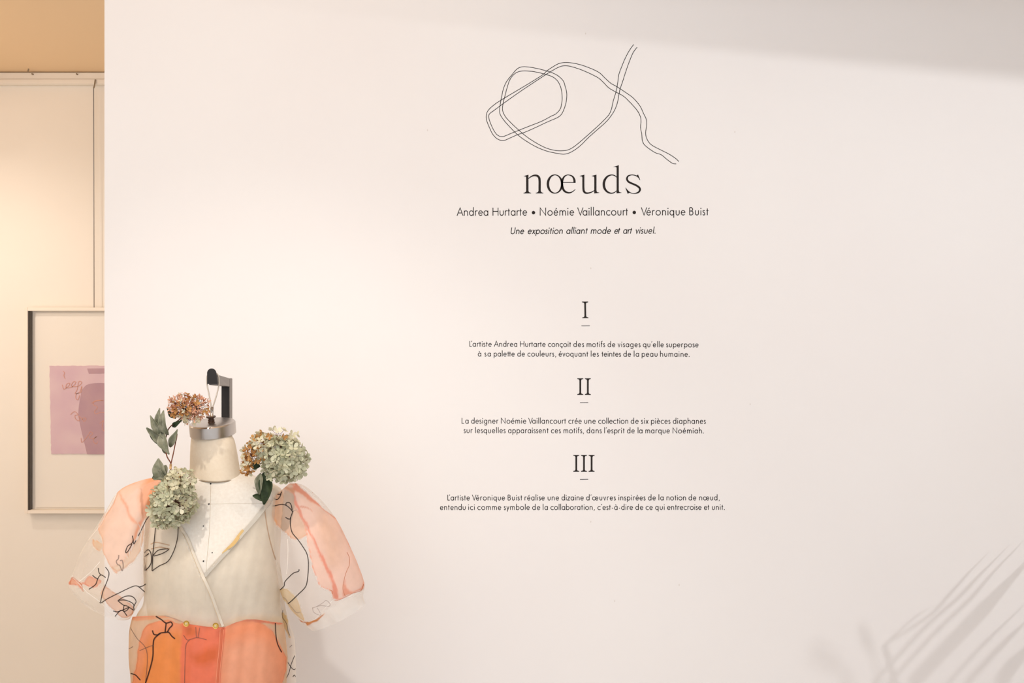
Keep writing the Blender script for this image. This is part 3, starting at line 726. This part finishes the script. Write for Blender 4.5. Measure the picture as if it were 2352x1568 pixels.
rs_st = [Stain([(845,1362),(800,1372),(770,1388),(740,1408),(715,1430),(700,1432),(710,1470),(855,1400)], (255,250,242), .42, None, 4),
         Stain(R_([(170,50),(400,50),(420,180),(440,300),(505,400),(545,560),(520,575),(470,606),(400,598),(335,540),(245,460),(215,380),(160,290),(150,150)]), (238,186,150), .62, (226,150,108), 3),
         Stain(R_([(400,50),(440,50),(540,140),(650,240),(760,335),(860,412),(925,520),(965,640),(1035,740),(1095,850),(1130,950),(1125,1050),(1095,1110),(1000,1140),(930,1178),(850,1212),(800,1190),(790,1130),(690,1080),(640,1000),(600,880),(570,760),(545,600),(530,500),(480,380),(430,270),(400,150)]), (255,206,184), .68, (238,146,112), 3),
         Stain(R_([(700,330),(820,450),(880,620),(860,860),(760,880),(700,700),(640,480)]), (238,186,155), .72, None, 30),
         Stain(R_([(390,90),(425,150),(455,250),(500,350),(560,470),(625,610),(700,760),(770,900),(830,1040),(855,1130),(850,1208),(815,1195),(800,1080),(760,960),(700,840),(650,715),(595,590),(535,470),(480,360),(430,270),(385,150)]), (240,140,108), .82, None, 3),
         Stain(R_([(420,50),(470,70),(560,150),(680,265),(640,262),(540,190),(460,130),(400,110)]), (238,142,104), .82, None, 5),
         Stain(R_([(900,1110),(920,1000),(935,1060),(1000,1130),(1080,1090),(1110,1040),(1100,1110),(1000,1140),(920,1180)]), (238,150,115), .8, None, 6),
         Stain(R_([(450,262),(540,275),(600,320),(560,300),(480,280)]), (226,140,105), .75, None, 3),
         Stain(R_([(320,110),(410,150),(418,290),(392,400),(370,470),(318,530),(282,480),(292,350),(308,200)]), (186,148,114), .66, None, 2.5),
         Stain(R_([(165,280),(215,370),(246,450),(238,468),(205,395),(158,305)]), (232,160,104), .75, None, 3),
         Stain(R_([(180,60),(330,70),(420,110),(400,135),(300,100),(180,95)]), (216,140,86), .8, None, 6),
         Stain(R_([(262,1098),(340,1100),(400,1138),(450,1200),(482,1280),(492,1332),(520,1410),(480,1400),(430,1360),(380,1300),(330,1220),(262,1180)]), (232,206,156), .6, (222,190,132), 3),
         Stain(R_([(370,1340),(440,1392),(500,1418),(560,1424),(640,1396),(725,1340),(660,1415),(605,1440),(555,1468),(530,1438),(460,1428),(400,1390)]), (232,160,96), .85, (196,120,70), 3)]
rsleeve = puff('right_sleeve', [((668,1107),(618,1150)),((702,1117),(608,1190)),((745,1156),(610,1235)),((776,1198),(620,1275)),((801,1248),(630,1312)),((822,1295),(640,1348)),((837,1340),(656,1385)),((834,1368),(688,1424)),((839,1384),(716,1447))],
    [.030,.045,.058,.068,.074,.074,.068,.056,.046], M_cloth, colour=painter((255, 251, 245), .20, rs_st, back=((250, 236, 224), .20), wobble=.5), ymid=[YM-.005]*3+[YM-.01]*6, seed=1, fold=.07, bulge=(5, 10))
rsleeve.name = 'sleeve'
Lz = lambda pts: zp(pts, 3.918, 140, 1060)
ls_st = [Stain([(148,1350),(195,1385),(240,1415),(262,1424),(300,1408),(335,1395),(335,1470),(150,1470)], (255,248,236), .44, None, 4),
         Stain(Lz([(900,80),(720,140),(590,208),(512,262),(485,330),(440,420),(370,520),(335,620),(368,690),(378,800),(402,872),(450,950),(500,1003),(540,930),(595,850),(640,760),(690,640),(745,530),(800,440),(900,380)]), (255,210,182), .70, (236,176,138), 3),
         Stain(Lz([(900,90),(780,150),(720,240),(705,350),(735,515),(800,430),(900,350)]), (252,172,124), .82, None, 14),
         Stain(Lz([(870,110),(720,160),(560,240),(520,262),(600,205),(720,140)]), (250,190,150), .8, None, 6),
         Stain(Lz([(512,265),(560,330),(600,400),(622,470),(690,555),(640,540),(600,470),(560,370)]), (246,166,126), .82, None, 6),
         Stain(Lz([(724,240),(735,320),(742,500),(726,470),(712,360)]), (216,142,98), .85, None, 3),
         Stain(Lz([(700,540),(748,518),(715,610),(660,730),(630,760),(665,640)]), (250,164,116), .82, None, 6),
         Stain(Lz([(100,1032),(150,1075),(200,1082),(255,1028),(355,1065),(350,1095),(300,1140),(190,1100),(195,1172),(150,1112),(66,1106)]), (246,178,146), .74, (228,130,98), 3),
         Stain(Lz([(400,1115),(480,1170),(560,1228),(640,1295),(645,1370),(560,1404),(470,1335),(356,1190)]), (245,196,162), .66, (226,160,120), 3),
         Stain(Lz([(282,690),(372,742),(350,805),(292,760)]), (244,206,170), .66, (232,180,140), 2.5),
         Stain(Lz([(450,950),(520,985),(600,940),(680,860),(735,720),(745,560),(720,640),(640,780),(560,900)]), (248,208,170), .6, (226,170,130), 2.5)]
lsleeve = puff('left_sleeve', [((374,1093),(366,1120)),((320,1104),(356,1175)),((272,1128),(350,1228)),((240,1178),(342,1275)),((213,1222),(338,1320)),((186,1268),(335,1356)),((172,1305),(322,1380)),((157,1340),(306,1408)),((168,1350),(300,1418))],
    [.030,.045,.058,.068,.074,.074,.066,.056,.046], M_cloth, colour=painter((255, 248, 238), .23, ls_st, back=((252, 234, 218), .22), wobble=.5), ymid=[YM-.005]*3+[YM-.01]*6, seed=2, fold=.07, bulge=(-12, 22))
lsleeve.name = 'sleeve'
# sheer back panel standing out past the right hip
BP = [(1290,630,642),(1340,600,650),(1390,590,655),(1430,590,664),(1462,590,676),(1500,590,679),(1568,590,680),(1660,590,682),(1760,590,684)]
bp_st = [Stain([(650,1405),(656,1408),(662,1440),(666,1462),(652,1440),(646,1420)], (222,184,110), .8, None, 2), Stain([(640,1270),(650,1320),(668,1380),(672,1420),(650,1400),(640,1340)], (232,212,180), .5, None, 4)]
V = []; cols = []; nu, nv = 60, 160; rb = crs(BP, 6)
for j in range(nv+1):
    py = 1290+470*j/nv; xl, xr = interp(rb, py)
    for i in range(nu+1):
        t = i/nu; x = xl+(xr-xl)*t
        V.append(W(x, py, YM+.045-.028*t+.006*math.sin(t*9+py*.01))); cols.append((x, py, 1))
Fc = [(j*(nu+1)+i, (j+1)*(nu+1)+i, (j+1)*(nu+1)+i+1, j*(nu+1)+i+1) for j in range(nv) for i in range(nu)]
bpan = mesh('back_panel', V, Fc, M_cloth, blouse, True); paint(bpan.data, cols, painter((240, 228, 210), .5, bp_st))

bb = bvh_of([bodice, torso]); bs = bvh_of([skirt]); br = bvh_of([rsleeve]); bl = bvh_of([lsleeve]); bk = bvh_of([bpan])
def inks(bv, T, lines, w_, m, **k):
    for s in lines: strip('ink_line', bv, T(s), w_, m, blouse, **k)
inks(bb, B, [[(250,405),(238,520),(226,640),(222,740)], [(415,415),(410,500),(385,590),(340,670),(275,705),(222,742)], [(230,628),(270,588),(345,580),(300,612),(235,632)], [(166,608),(192,585),(214,612),(216,680),(190,722),(168,736),(172,700)], [(168,636),(200,612)]], 2.2, I_black)
inks(bb, B, [[(212,545),(250,530),(300,540),(352,552)], [(215,580),(280,566),(350,580)]], 2.4, I_brown)
inks(bb, B, [[(1055,290),(1068,390),(1085,480),(1110,580),(1136,662)], [(150,420),(146,520),(160,640),(182,740)]], 2.6, I_brown)
inks(bs, B, [[(250,1076),(290,1100),(325,1126),(360,1118),(372,1140),(350,1165),(335,1195)], [(326,1126),(318,1195)], [(225,1180),(235,1208),(262,1213),(285,1200),(320,1195),(345,1195),(370,1225),(392,1242)], [(285,1200),(240,1240),(230,1290),(228,1370),(208,1460),(172,1575)]], 2.9, I_black)
inks(bs, B, [[(62,1160),(110,1238),(160,1288),(184,1340),(186,1430),(174,1560)], [(52,1316),(82,1300)], [(130,1330),(200,1300),(235,1290)], [(455,1215),(480,1250),(510,1245),(550,1234),(590,1240),(625,1250)], [(545,1155),(549,1234)], [(575,1160),(561,1234)], [(500,1250),(472,1290),(466,1400),(462,1570)]], 1.7, I_grey)
inks(bs, B, [[(64,1498),(100,1510),(136,1548)], [(1133,1112),(1136,1200),(1148,1275),(1180,1342)]], 2.4, I_black)
inks(bk, B, [[(1180,1342),(1240,1440),(1268,1470),(1282,1462)], [(1275,1366),(1250,1430),(1230,1500),(1190,1578)], [(1262,1524),(1272,1510),(1282,1522)]], 1.7, I_black)
inks(bk, B, [[(1256,1288),(1238,1305)], [(1188,1030),(1184,1080),(1215,1130),(1228,1190),(1240,1218)]], 1.8, I_grey)
inks(br, R_, [[(300,1278),(370,1235),(460,1150),(528,1080),(550,1000),(560,850),(545,750),(500,670),(450,600),(400,540),(381,470),(380,395),(405,320)], [(163,276),(230,265),(290,252),(335,262),(372,290),(402,326)], [(335,262),(338,238),(368,235),(388,262),(397,312)], [(330,380),(350,395),(375,398),(382,380)], [(150,245),(190,205),(235,155),(278,150),(290,125)], [(168,172),(195,180),(240,205),(270,182),(284,150)], [(465,902),(460,922),(410,940),(360,985),(322,1030),(315,1070),(270,1112)]], 2.3, I_black)
inks(br, R_, [[(600,1285),(612,1330),(660,1358),(682,1350),(645,1285)], [(598,1290),(640,1275),(700,1240),(738,1214),(776,1250),(762,1272),(690,1265),(640,1275)], [(275,1185),(320,1190),(352,1230),(400,1292),(440,1335),(482,1330)], [(405,320),(440,308)]], 1.7, I_pale)
inks(br, R_, [[(945,730),(970,790),(968,860),(940,925),(918,1000),(905,1100),(930,1178)], [(600,132),(660,175),(722,222)]], 1.3, I_rust)
inks(bl, Lz, [[(250,1148),(310,1105),(330,1055),(360,1018),(402,1042)], [(332,1055),(305,1040),(284,1020)], [(358,1018),(342,995),(335,955)], [(400,948),(432,1000),(415,1075),(378,1165),(356,1262)], [(350,1262),(362,1270),(420,1232),(520,1182),(640,1125),(690,1120),(730,1150),(766,1184)], [(700,1128),(735,1118),(768,1096)], [(512,1250),(575,1212),(640,1212),(676,1255),(655,1300),(655,1335),(600,1300),(560,1288),(512,1250)], [(520,1246),(580,1245),(640,1270),(662,1300)], [(470,1343),(510,1350),(555,1334),(610,1312),(590,1340),(565,1345)], [(485,1395),(530,1342),(560,1342),(595,1388)], [(568,1290),(560,1342)], [(860,425),(780,505),(730,600),(695,670)], [(642,665),(650,705),(636,735),(600,760),(582,812),(600,810),(640,740)], [(650,705),(656,738),(676,708)]], 2.2, I_black)
inks(bl, Lz, [[(520,838),(516,872),(498,895),(510,925),(530,935),(550,980),(560,940),(552,890),(530,890)]], 2.6, I_grey)
inks(br, R_, [[(1112,1050),(1088,1112),(1050,1128),(1000,1142),(930,1180),(850,1213),(820,1212)], [(800,1150),(795,1120),(770,1108)]], 1.3, I_rust)
inks(bl, Lz, [[(80,1105),(100,1040),(150,1075),(185,1108),(200,1170)]], 1.3, I_rust)
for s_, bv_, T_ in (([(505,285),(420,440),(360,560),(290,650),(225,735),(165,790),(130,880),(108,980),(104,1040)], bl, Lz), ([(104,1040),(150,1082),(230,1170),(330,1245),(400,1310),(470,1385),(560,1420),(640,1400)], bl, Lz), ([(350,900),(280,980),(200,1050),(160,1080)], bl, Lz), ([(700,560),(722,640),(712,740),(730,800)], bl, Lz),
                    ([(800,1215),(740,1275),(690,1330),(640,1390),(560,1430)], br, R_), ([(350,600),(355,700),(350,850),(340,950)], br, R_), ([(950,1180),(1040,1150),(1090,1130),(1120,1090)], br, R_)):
    strip('fold_highlight', bv_, T_(s_), 1.8, I_fold, blouse)  # highlights along organza folds and edges, painted as pale strips
# neckline facings, placket, buttons
M_band = inkmat('neckline_facing', (236, 226, 210), .88); M_bandy = inkmat('yellow_facing', (218, 184, 124), .9)
M_edge = inkmat('facing_edge', (212, 190, 160), .9)
strip('neckline_band', bb, [(621,1148),(590,1188),(560,1222),(540,1246),(505,1283),(470,1322)], 8.5, M_band, blouse, .003, thick=.0014)
strip('neckline_band', bb, [(559,1217,7.5),(548,1232,8.5),(536,1248,8),(522,1260,5.5),(510,1270,1.5)], 9.5, M_bandy, blouse, .0075)
strip('neckline_band', bb, [(414,1210),(432,1240),(446,1276),(464,1318),(484,1362),(498,1400),(512,1438)], 6.4, M_band, blouse, .003, thick=.0016)
for s in ([(411,1210),(429,1241),(443,1277),(461,1320),(481,1364),(495,1402),(509,1440)], [(617,1150),(586,1190),(556,1224),(502,1281),(468,1319)]):
    strip('band_edge', bb, s, 1.3, M_edge, blouse, .0048)
M_plk = inkmat('placket_edge', (246, 158, 124), .85)
strip('placket', bs, [(510,1440),(507,1490),(502,1530),(498,1580)], 6.5, inkmat('placket', (236, 130, 96), .9), blouse, .002, thick=.0012)
strip('placket_edge', bs, [(506,1440),(503,1490),(499,1530),(495,1580)], 1.2, M_plk, blouse, .0044)
strip('placket_edge', bs, [(514,1438),(510.5,1490),(506,1530),(502,1580)], 1.2, M_plk, blouse, .0044)
for s in ([(304,1415),(340,1412),(375,1411),(400,1417),(428,1431)], [(516,1438),(540,1428),(566,1420.5),(590,1420),(640,1427)]):
    strip('waist_seam', bb if False else bs, [(x, y+3) for x, y in s], 1.3, M_plk, blouse, .002)
for x, y, s in ((428.5, 1431.5, 1), (495.7, 1436.3, 1)):
    p = on(bs, x, y+6, .004); p = Vector((W(x, y, p.y-.006).x, p.y-.006, W(x, y, p.y-.006).z))
    rt = Matrix.Rotation(math.radians(90), 3, 'X')
    bt_ = lathe('button', [(.0005, 0), (.0062, 0), (.0068, .0012), (.0062, .0026), (.0048, .0022), (.0042, .0014), (.0005, .0014)], p, M_gold, blouse, 24, rt)
    for d in ((1, 0), (0, 1)):
        a = p+Vector((d[0]*.0022, -.0022, d[1]*.0022)); b = p-Vector((d[0]*.0022, .0022, d[1]*.0022))
        V, Fc = tube_vf([a, b], .0006, 6); o = mesh('button_thread', V, Fc, M_band, bt_)
        o.parent = bt_; o.matrix_parent_inverse = bt_.matrix_parent_inverse.inverted() if False else Matrix.Identity(4)

# ------------------------------------------------------------------ dried hydrangeas
def floret_mesh(nm, r, m, cup, seed, slim=1.):
    rnd = random.Random(seed); V = []; Fc = []
    for k in range(4):
        a = k*PI/2+rnd.uniform(-.2, .2); rr = r*rnd.uniform(.85, 1.1); cp = cup*rnd.uniform(.5, 1.4); tw = rnd.uniform(-.3, .3)
        b = len(V)
        prof = [(.06, 0), (.35, .30*slim), (.72, .42*slim), (.97, .24*slim), (1.05, 0), (.97, -.24*slim), (.72, -.42*slim), (.35, -.30*slim)]
        for t, s in prof:
            x = t*rr; y = s*rr; z = cp*rr*t*t + abs(s)*.5*rr*cp + tw*y
            V.append((x*math.cos(a)-y*math.sin(a), x*math.sin(a)+y*math.cos(a), z))
        V.append((.6*rr*math.cos(a), .6*rr*math.sin(a), cp*rr*.28))
        for i in range(8): Fc.append((b+i, b+(i+1) % 8, b+8))
    me = bpy.data.meshes.new('floret'); me.from_pydata(V, [], Fc); me.materials.append(m); me.shade_smooth(); me.update(); return me
def head(parent, lobes, seed):
    """lobes: (px, py, rx, ry, depth y, ry_depth m, count, [meshes])"""
    rnd = random.Random(seed); stems = []; sf = []
    for (px, py, rx, ry, yc, ryd, n, ms, inner) in lobes:
        c = W(px, py, yc); k = yc/F
        for i in range(n):
            # fibonacci sphere, facing half favoured
            t = (i+.5)/n; ph = i*2.399963; z = 1-2*t; q_ = math.sqrt(1-z*z)
            nrm = Vector((q_*math.cos(ph), q_*math.sin(ph), z))
            if nrm.y > .55: continue
            f = rnd.uniform(inner, 1.05)
            p = c+Vector((nrm.x*rx*k*f, nrm.y*ryd*f, nrm.z*ry*k*f))
            p += Vector([rnd.uniform(-.0025, .0025) for _ in range(3)])
            nn = (nrm+Vector([rnd.uniform(-.55, .55) for _ in range(3)])).normalized()
            R = nn.to_track_quat('Z', 'Y').to_matrix().to_4x4() @ Matrix.Rotation(rnd.uniform(0, 6.28), 4, 'Z')
            o = link('floret', rnd.choice(ms), parent)
            o.matrix_parent_inverse = Matrix.Identity(4)
            o.matrix_basis = Matrix.Translation(p-parent.location) @ R @ Matrix.Scale(rnd.uniform(.75, 1.15), 4)
            kk = len(stems); mid = c.lerp(p, .55)+Vector((0, 0, -.002))
            V, Fc = tube_vf([c.lerp(p, .12), mid, p], .00045, 3)
            stems += V; sf += [tuple(v+kk for v in f_) for f_ in Fc]
    o = mesh('flower_stalks', stems, sf, M_stem, parent); o['kind'] = 'stuff'
def leaf(parent, base, tip, wd, yb, yt, m, fold=.35, curl=.25, twist=.0, bend=0., name='leaf'):
    """curled leaf between two measured points at given depths; wd in photo px"""
    b = W(*base, yb); t = W(*tip, yt); ax = t-b; L = ax.length; d = ax.normalized()
    side = d.cross(Vector((0, -1, 0))).normalized(); nrm = side.cross(d).normalized()
    if nrm.y > 0: nrm = -nrm
    w2 = wd*yb/F/2; n = 14; mseg = 6; V = []; Fc = []
    for i in range(n+1):
        s = i/n; ww = w2*(math.sin(PI*min(1, s*.93+.03)**.85)**1.05)*(1+.10*math.sin(9*s+wd))
        cen = b+d*(L*s)+nrm*(curl*L*math.sin(PI*s)*.5)+side*(bend*L*math.sin(PI*s))
        an = twist*s; sd = side*math.cos(an)+nrm*math.sin(an); nm_ = nrm*math.cos(an)-side*math.sin(an)
        for j in range(mseg+1):
            c = (j/mseg-.5)*2
            V.append(cen+sd*(c*ww)+nm_*(fold*ww*abs(c)**1.3*1.4 + .07*ww*math.sin(11*s+3*c)))
    st_ = mseg+1
    for i in range(n):
        for j in range(mseg): Fc.append((i*st_+j, i*st_+j+1, (i+1)*st_+j+1, (i+1)*st_+j))
    o = mesh(name, V, Fc, m, parent, True)
    md = o.modifiers.new('thickness', 'SOLIDIFY'); md.thickness = .0006
    return o
fg = [floret_mesh('g', .0104, P_green, .35, s) for s in range(4)]
fc_ = [floret_mesh('c', .0098, P_cream, .45, s+10) for s in range(3)]
fo = [floret_mesh('o', .0072, P_ochre, .6, s+20) for s in range(3)]
fq = [floret_mesh('q', .006, P_cream, .6, 77, .8)]
fp = [floret_mesh('p', .0060, P_pink, .7, s+30, .8) for s in range(4)]
YF = YM-.125
# left shoulder head
h1 = thing('hydrangea', 'sage green dried hydrangea head with cream top pinned on the left shoulder of the blouse', 'flower', tuple(W(400, 1140, YF)))
head(h1, [(398,1152,50,52,YF,.042,200,fg+fc_[:1],.72), (412,1108,34,32,YF-.004,.032,70,fc_+fg[:1],.72), (385,1188,36,22,YF+.006,.03,50,fg,.75), (414,1110,24,24,YF,.02,14,fo,.8)], 1)
# upper sprig
U = lambda pts: zp(pts, 5.6, 320, 830)
YS = YM-.10
h2 = thing('hydrangea_sprig', 'sprig with curled grey-green leaves and a small rust-pink dried hydrangea beside the neck cap', 'flower', tuple(W(392, 1065, YS)))
head(h2, [(424,936,36,31,YS,.03,135,fp+fp+fo+fq[:1],.5), (455,935,22,26,YS,.022,70,fp+fo[:1],.6), (405,925,17,18,YS-.005,.018,26,fp,.7), (440,962,22,11,YS,.018,22,fp+fc_[:1],.7)], 2)
def twig(parent, pts, r, ya=YS, yb=YS, m=M_stem):
    n = len(pts); P_ = crs([(*p, ya+(yb-ya)*i/(n-1)) for i, p in enumerate(pts)], 5)
    return tube('stem', [W(x, y, z) for x, y, z in P_], r, m, parent, 7)
twig(h2, U([(405,1390),(405,1310),(360,1230),(335,1140),(322,1060),(300,960)]), .0013, YF-.01, YS)
twig(h2, U([(408,1312),(440,1170),(462,1060),(478,990),(485,930)]), .0012, YF-.01, YS)
twig(h2, U([(330,1040),(370,880),(440,800),(515,745),(600,650),(640,600)]), .0012)
tube('stem', [W(*U([(400,1380)])[0], YF-.008), W(*U([(405,1320)])[0], YF-.009)], .0026, M_pale_stem, h2, 8)
for bs_, tp, wd, m, kw in (
    ((335,1065),(92,850),78,M_leaf,dict(fold=.8, curl=-.12)), ((240,1065),(120,870),34,M_leafd,dict(fold=.3)),
    ((285,960),(140,692),66,M_leaf,dict(fold=.9, bend=.06)), ((285,900),(262,598),62,M_leaf,dict(fold=.7, bend=-.04)),
    ((372,945),(312,628),86,M_leaf,dict(fold=.6, bend=-.08)), ((300,905),(255,830),54,M_leafd,dict(fold=.3)),
    ((305,880),(385,1195),96,M_leaf,dict(fold=.75, curl=.15, bend=.05)), ((395,1100),(492,872),66,M_leaf,dict(fold=.8, bend=.05)),
    ((425,840),(548,755),46,M_leafd,dict(fold=.5)), ((470,735),(355,595),44,M_leafd,dict(fold=.6)), ((350,1190),(330,1010),60,M_leaf,dict(fold=.5)),
    ((320,1080),(190,985),50,M_leafd,dict(fold=.3))):
    z1 = YS + (.006 if m is M_leafd else -.004)
    leaf(h2, U([bs_])[0], U([tp])[0], wd/5.6*1.28, z1, z1-.01, m, **kw)
h3 = thing('leaf_cluster', 'small cluster of crumpled grey-green leaves tucked above the left shoulder flower', 'leaves', tuple(W(370, 1095, YS)))
for bs_, tp, wd, m, kw in (((345,1530),(245,1245),120,M_leaf,dict(fold=.5, bend=-.05)), ((235,1500),(262,1320),80,M_leafd,dict(fold=.4, bend=.12)), ((205,1420),(345,1500),88,M_leaf,dict(fold=.6, curl=.3)), ((190,1440),(250,1500),60,M_leafd,dict(fold=.3)), ((340,1330),(320,1520),70,M_leaf,dict(fold=.5))):
    z1 = YS-.006 + (.008 if m is M_leafd else 0)
    leaf(h3, U([bs_])[0], U([tp])[0], wd/5.6*1.5, z1, z1-.006, m, **kw)
# right shoulder
Q = lambda pts: zp(pts, 7.127, 530, 960)
YR = YM-.10
h4 = thing('hydrangea', 'large pale green dried hydrangea with ochre-browned left side pinned on the right shoulder', 'flower', tuple(W(635, 1050, YR)))
head(h4, [(652,1052,50,52,YR,.05,230,fg+fc_[:1],.72), (668,1060,37,42,YR-.004,.045,60,fg,.85), (612,1020,38,26,YR-.005,.032,60,fc_+fg[:2],.75), (578,1043,22,24,YR-.006,.022,30,fc_+fo,.7), (572,1067,16,20,YR-.006,.016,22,fo+fc_[:1],.7), (590,1035,26,30,YR-.016,.018,26,fo,.8), (640,998,44,12,YR-.01,.02,16,fo+fc_,.8), (566,1080,9,8,YR-.006,.01,8,fo,.7)], 4)
h5 = thing('leaf', 'dark glossy curled leaf hanging below the right shoulder flower', 'leaf', tuple(W(606, 1100, YR)))
leaf(h5, Q([(545,880)])[0], Q([(545,1415)])[0], 215/7.127, YR-.004, YR-.012, M_leafd, fold=.5, bend=-.10, curl=.1, name='blade')
leaf(h5, Q([(490,900)])[0], Q([(470,1250)])[0], 130/7.127, YR-.010, YR-.016, M_leaf, fold=.8, curl=.2, name='blade')
leaf(h5, Q([(600,1290)])[0], Q([(358,1268)])[0], 130/7.127, YR-.002, YR-.012, M_leafd, fold=.4, curl=.1, name='blade')
h6 = thing('leaf', 'small dark leaf between the neck and the right shoulder flower', 'leaf', tuple(W(580, 1068, YR)))
leaf(h6, Q([(480,790)])[0], Q([(280,720)])[0], 130/7.127, YR-.006, YR-.01, M_leafd, fold=.5, name='blade')
leaf(h6, Q([(290,850)])[0], Q([(330,650)])[0], 60/7.127, YR-.004, YR-.008, M_leafd, fold=.5, name='blade')

# ------------------------------------------------------------------ potted palm right of the frame: its leaflets shade the lower right wall
palm = thing('potted_palm', 'potted palm standing to the right by the white wall, outside the frame', 'plant', (1.75, 1.75, FL))
lathe('pot', [(.001, 0), (.13, 0), (.17, .30), (.18, .31), (.165, .315), (.15, .28), (.001, .28)], (1.75, 1.75, FL), mat('pot_white', (225, 220, 212), .4), palm, 40)
crown = Vector((1.70, 1.75, 1.0))
tube('trunk', [(1.75, 1.75, FL+.27), (1.72, 1.76, .6), crown], [.022, .018, .014], M_stem, palm, 10)
def shade(pt, t): p = W(*pt, YW); return p+(L2-p)*t
Sx = lambda pts: zp(pts, 3.607, 1700, 1200)
streaks = [([(2050,258),(1900,410),(1720,612),(1560,780),(1200,1010)], 9, .05, .22), ([(2225,192),(2000,420),(1800,630),(1500,900),(1100,1335)], 11, .04, .26),
  ([(2370,130),(2100,410),(1900,640),(1600,930),(1230,1335)], 11, .04, .28), ([(2430,270),(2200,520),(1960,780),(1700,1050),(1420,1340)], 34, .06, .30),
  ([(2400,640),(2150,880),(1950,1080),(1720,1340)], 10, .07, .3), ([(2400,790),(2150,1040),(1870,1340)], 16, .07, .3), ([(2450,980),(2250,1190),(2150,1340)], 34, .08, .3),
  ([(1660,676),(1500,750),(1350,870),(1180,1030)], 6, .12, .2)]
for pts, wd, t0, t1 in streaks:
    c = crs(Sx(pts), 5); n = len(c); P_ = []
    for i, q_ in enumerate(c):
        s = i/(n-1); wdt = wd*(.12+.88*min(1, s*2.2))
        P_.append((*q_, wdt))
    L, R = ribbon(P_, None); V = []
    for i, (l, r) in enumerate(zip(L, R)):
        t = t0+(t1-t0)*i/(n-1)+.045
        V += [shade(l, t), shade(r, t)+Vector((0, .004, 0))]
    o = mesh('leaflet', V, [(2*i, 2*i+1, 2*i+3, 2*i+2) for i in range(n-1)], M_palm, palm, True)
    o.modifiers.new('thickness', 'SOLIDIFY').thickness = .0008
    e = (V[-1]+V[-2])/2
    m1 = e.lerp(crown, .5)+Vector((.05, 0, -.1))
    tube('frond_stem', crs([tuple(e), tuple(m1), tuple(crown)], 5), .004, M_palm, palm, 6)
for a, b, wd, t in (((990,820),(1100,1100),24,.42), ((540,1090),(880,1240),22,.5), ((560,980),(780,1080),16,.5)):
    p0, p1 = Sx([a, b]); L, R = ribbon([(p0[0]+(p1[0]-p0[0])*i/8, p0[1]+(p1[1]-p0[1])*i/8, wd*math.sin(PI*(i+.4)/9)+1) for i in range(9)], None)
    V = []
    for l, r in zip(L, R): V += [shade(l, t), shade(r, t)]
    o = mesh('leaflet', V, [(2*i, 2*i+1, 2*i+3, 2*i+2) for i in range(8)], M_palm, palm, True)
    o.modifiers.new('thickness', 'SOLIDIFY').thickness = .0008
    e = (V[-1]+V[-2])/2
    tube('frond_stem', crs([tuple(e), tuple(e.lerp(crown, .5)+Vector((.03, 0, -.05))), tuple(crown)], 5), .003, M_palm, palm, 6)
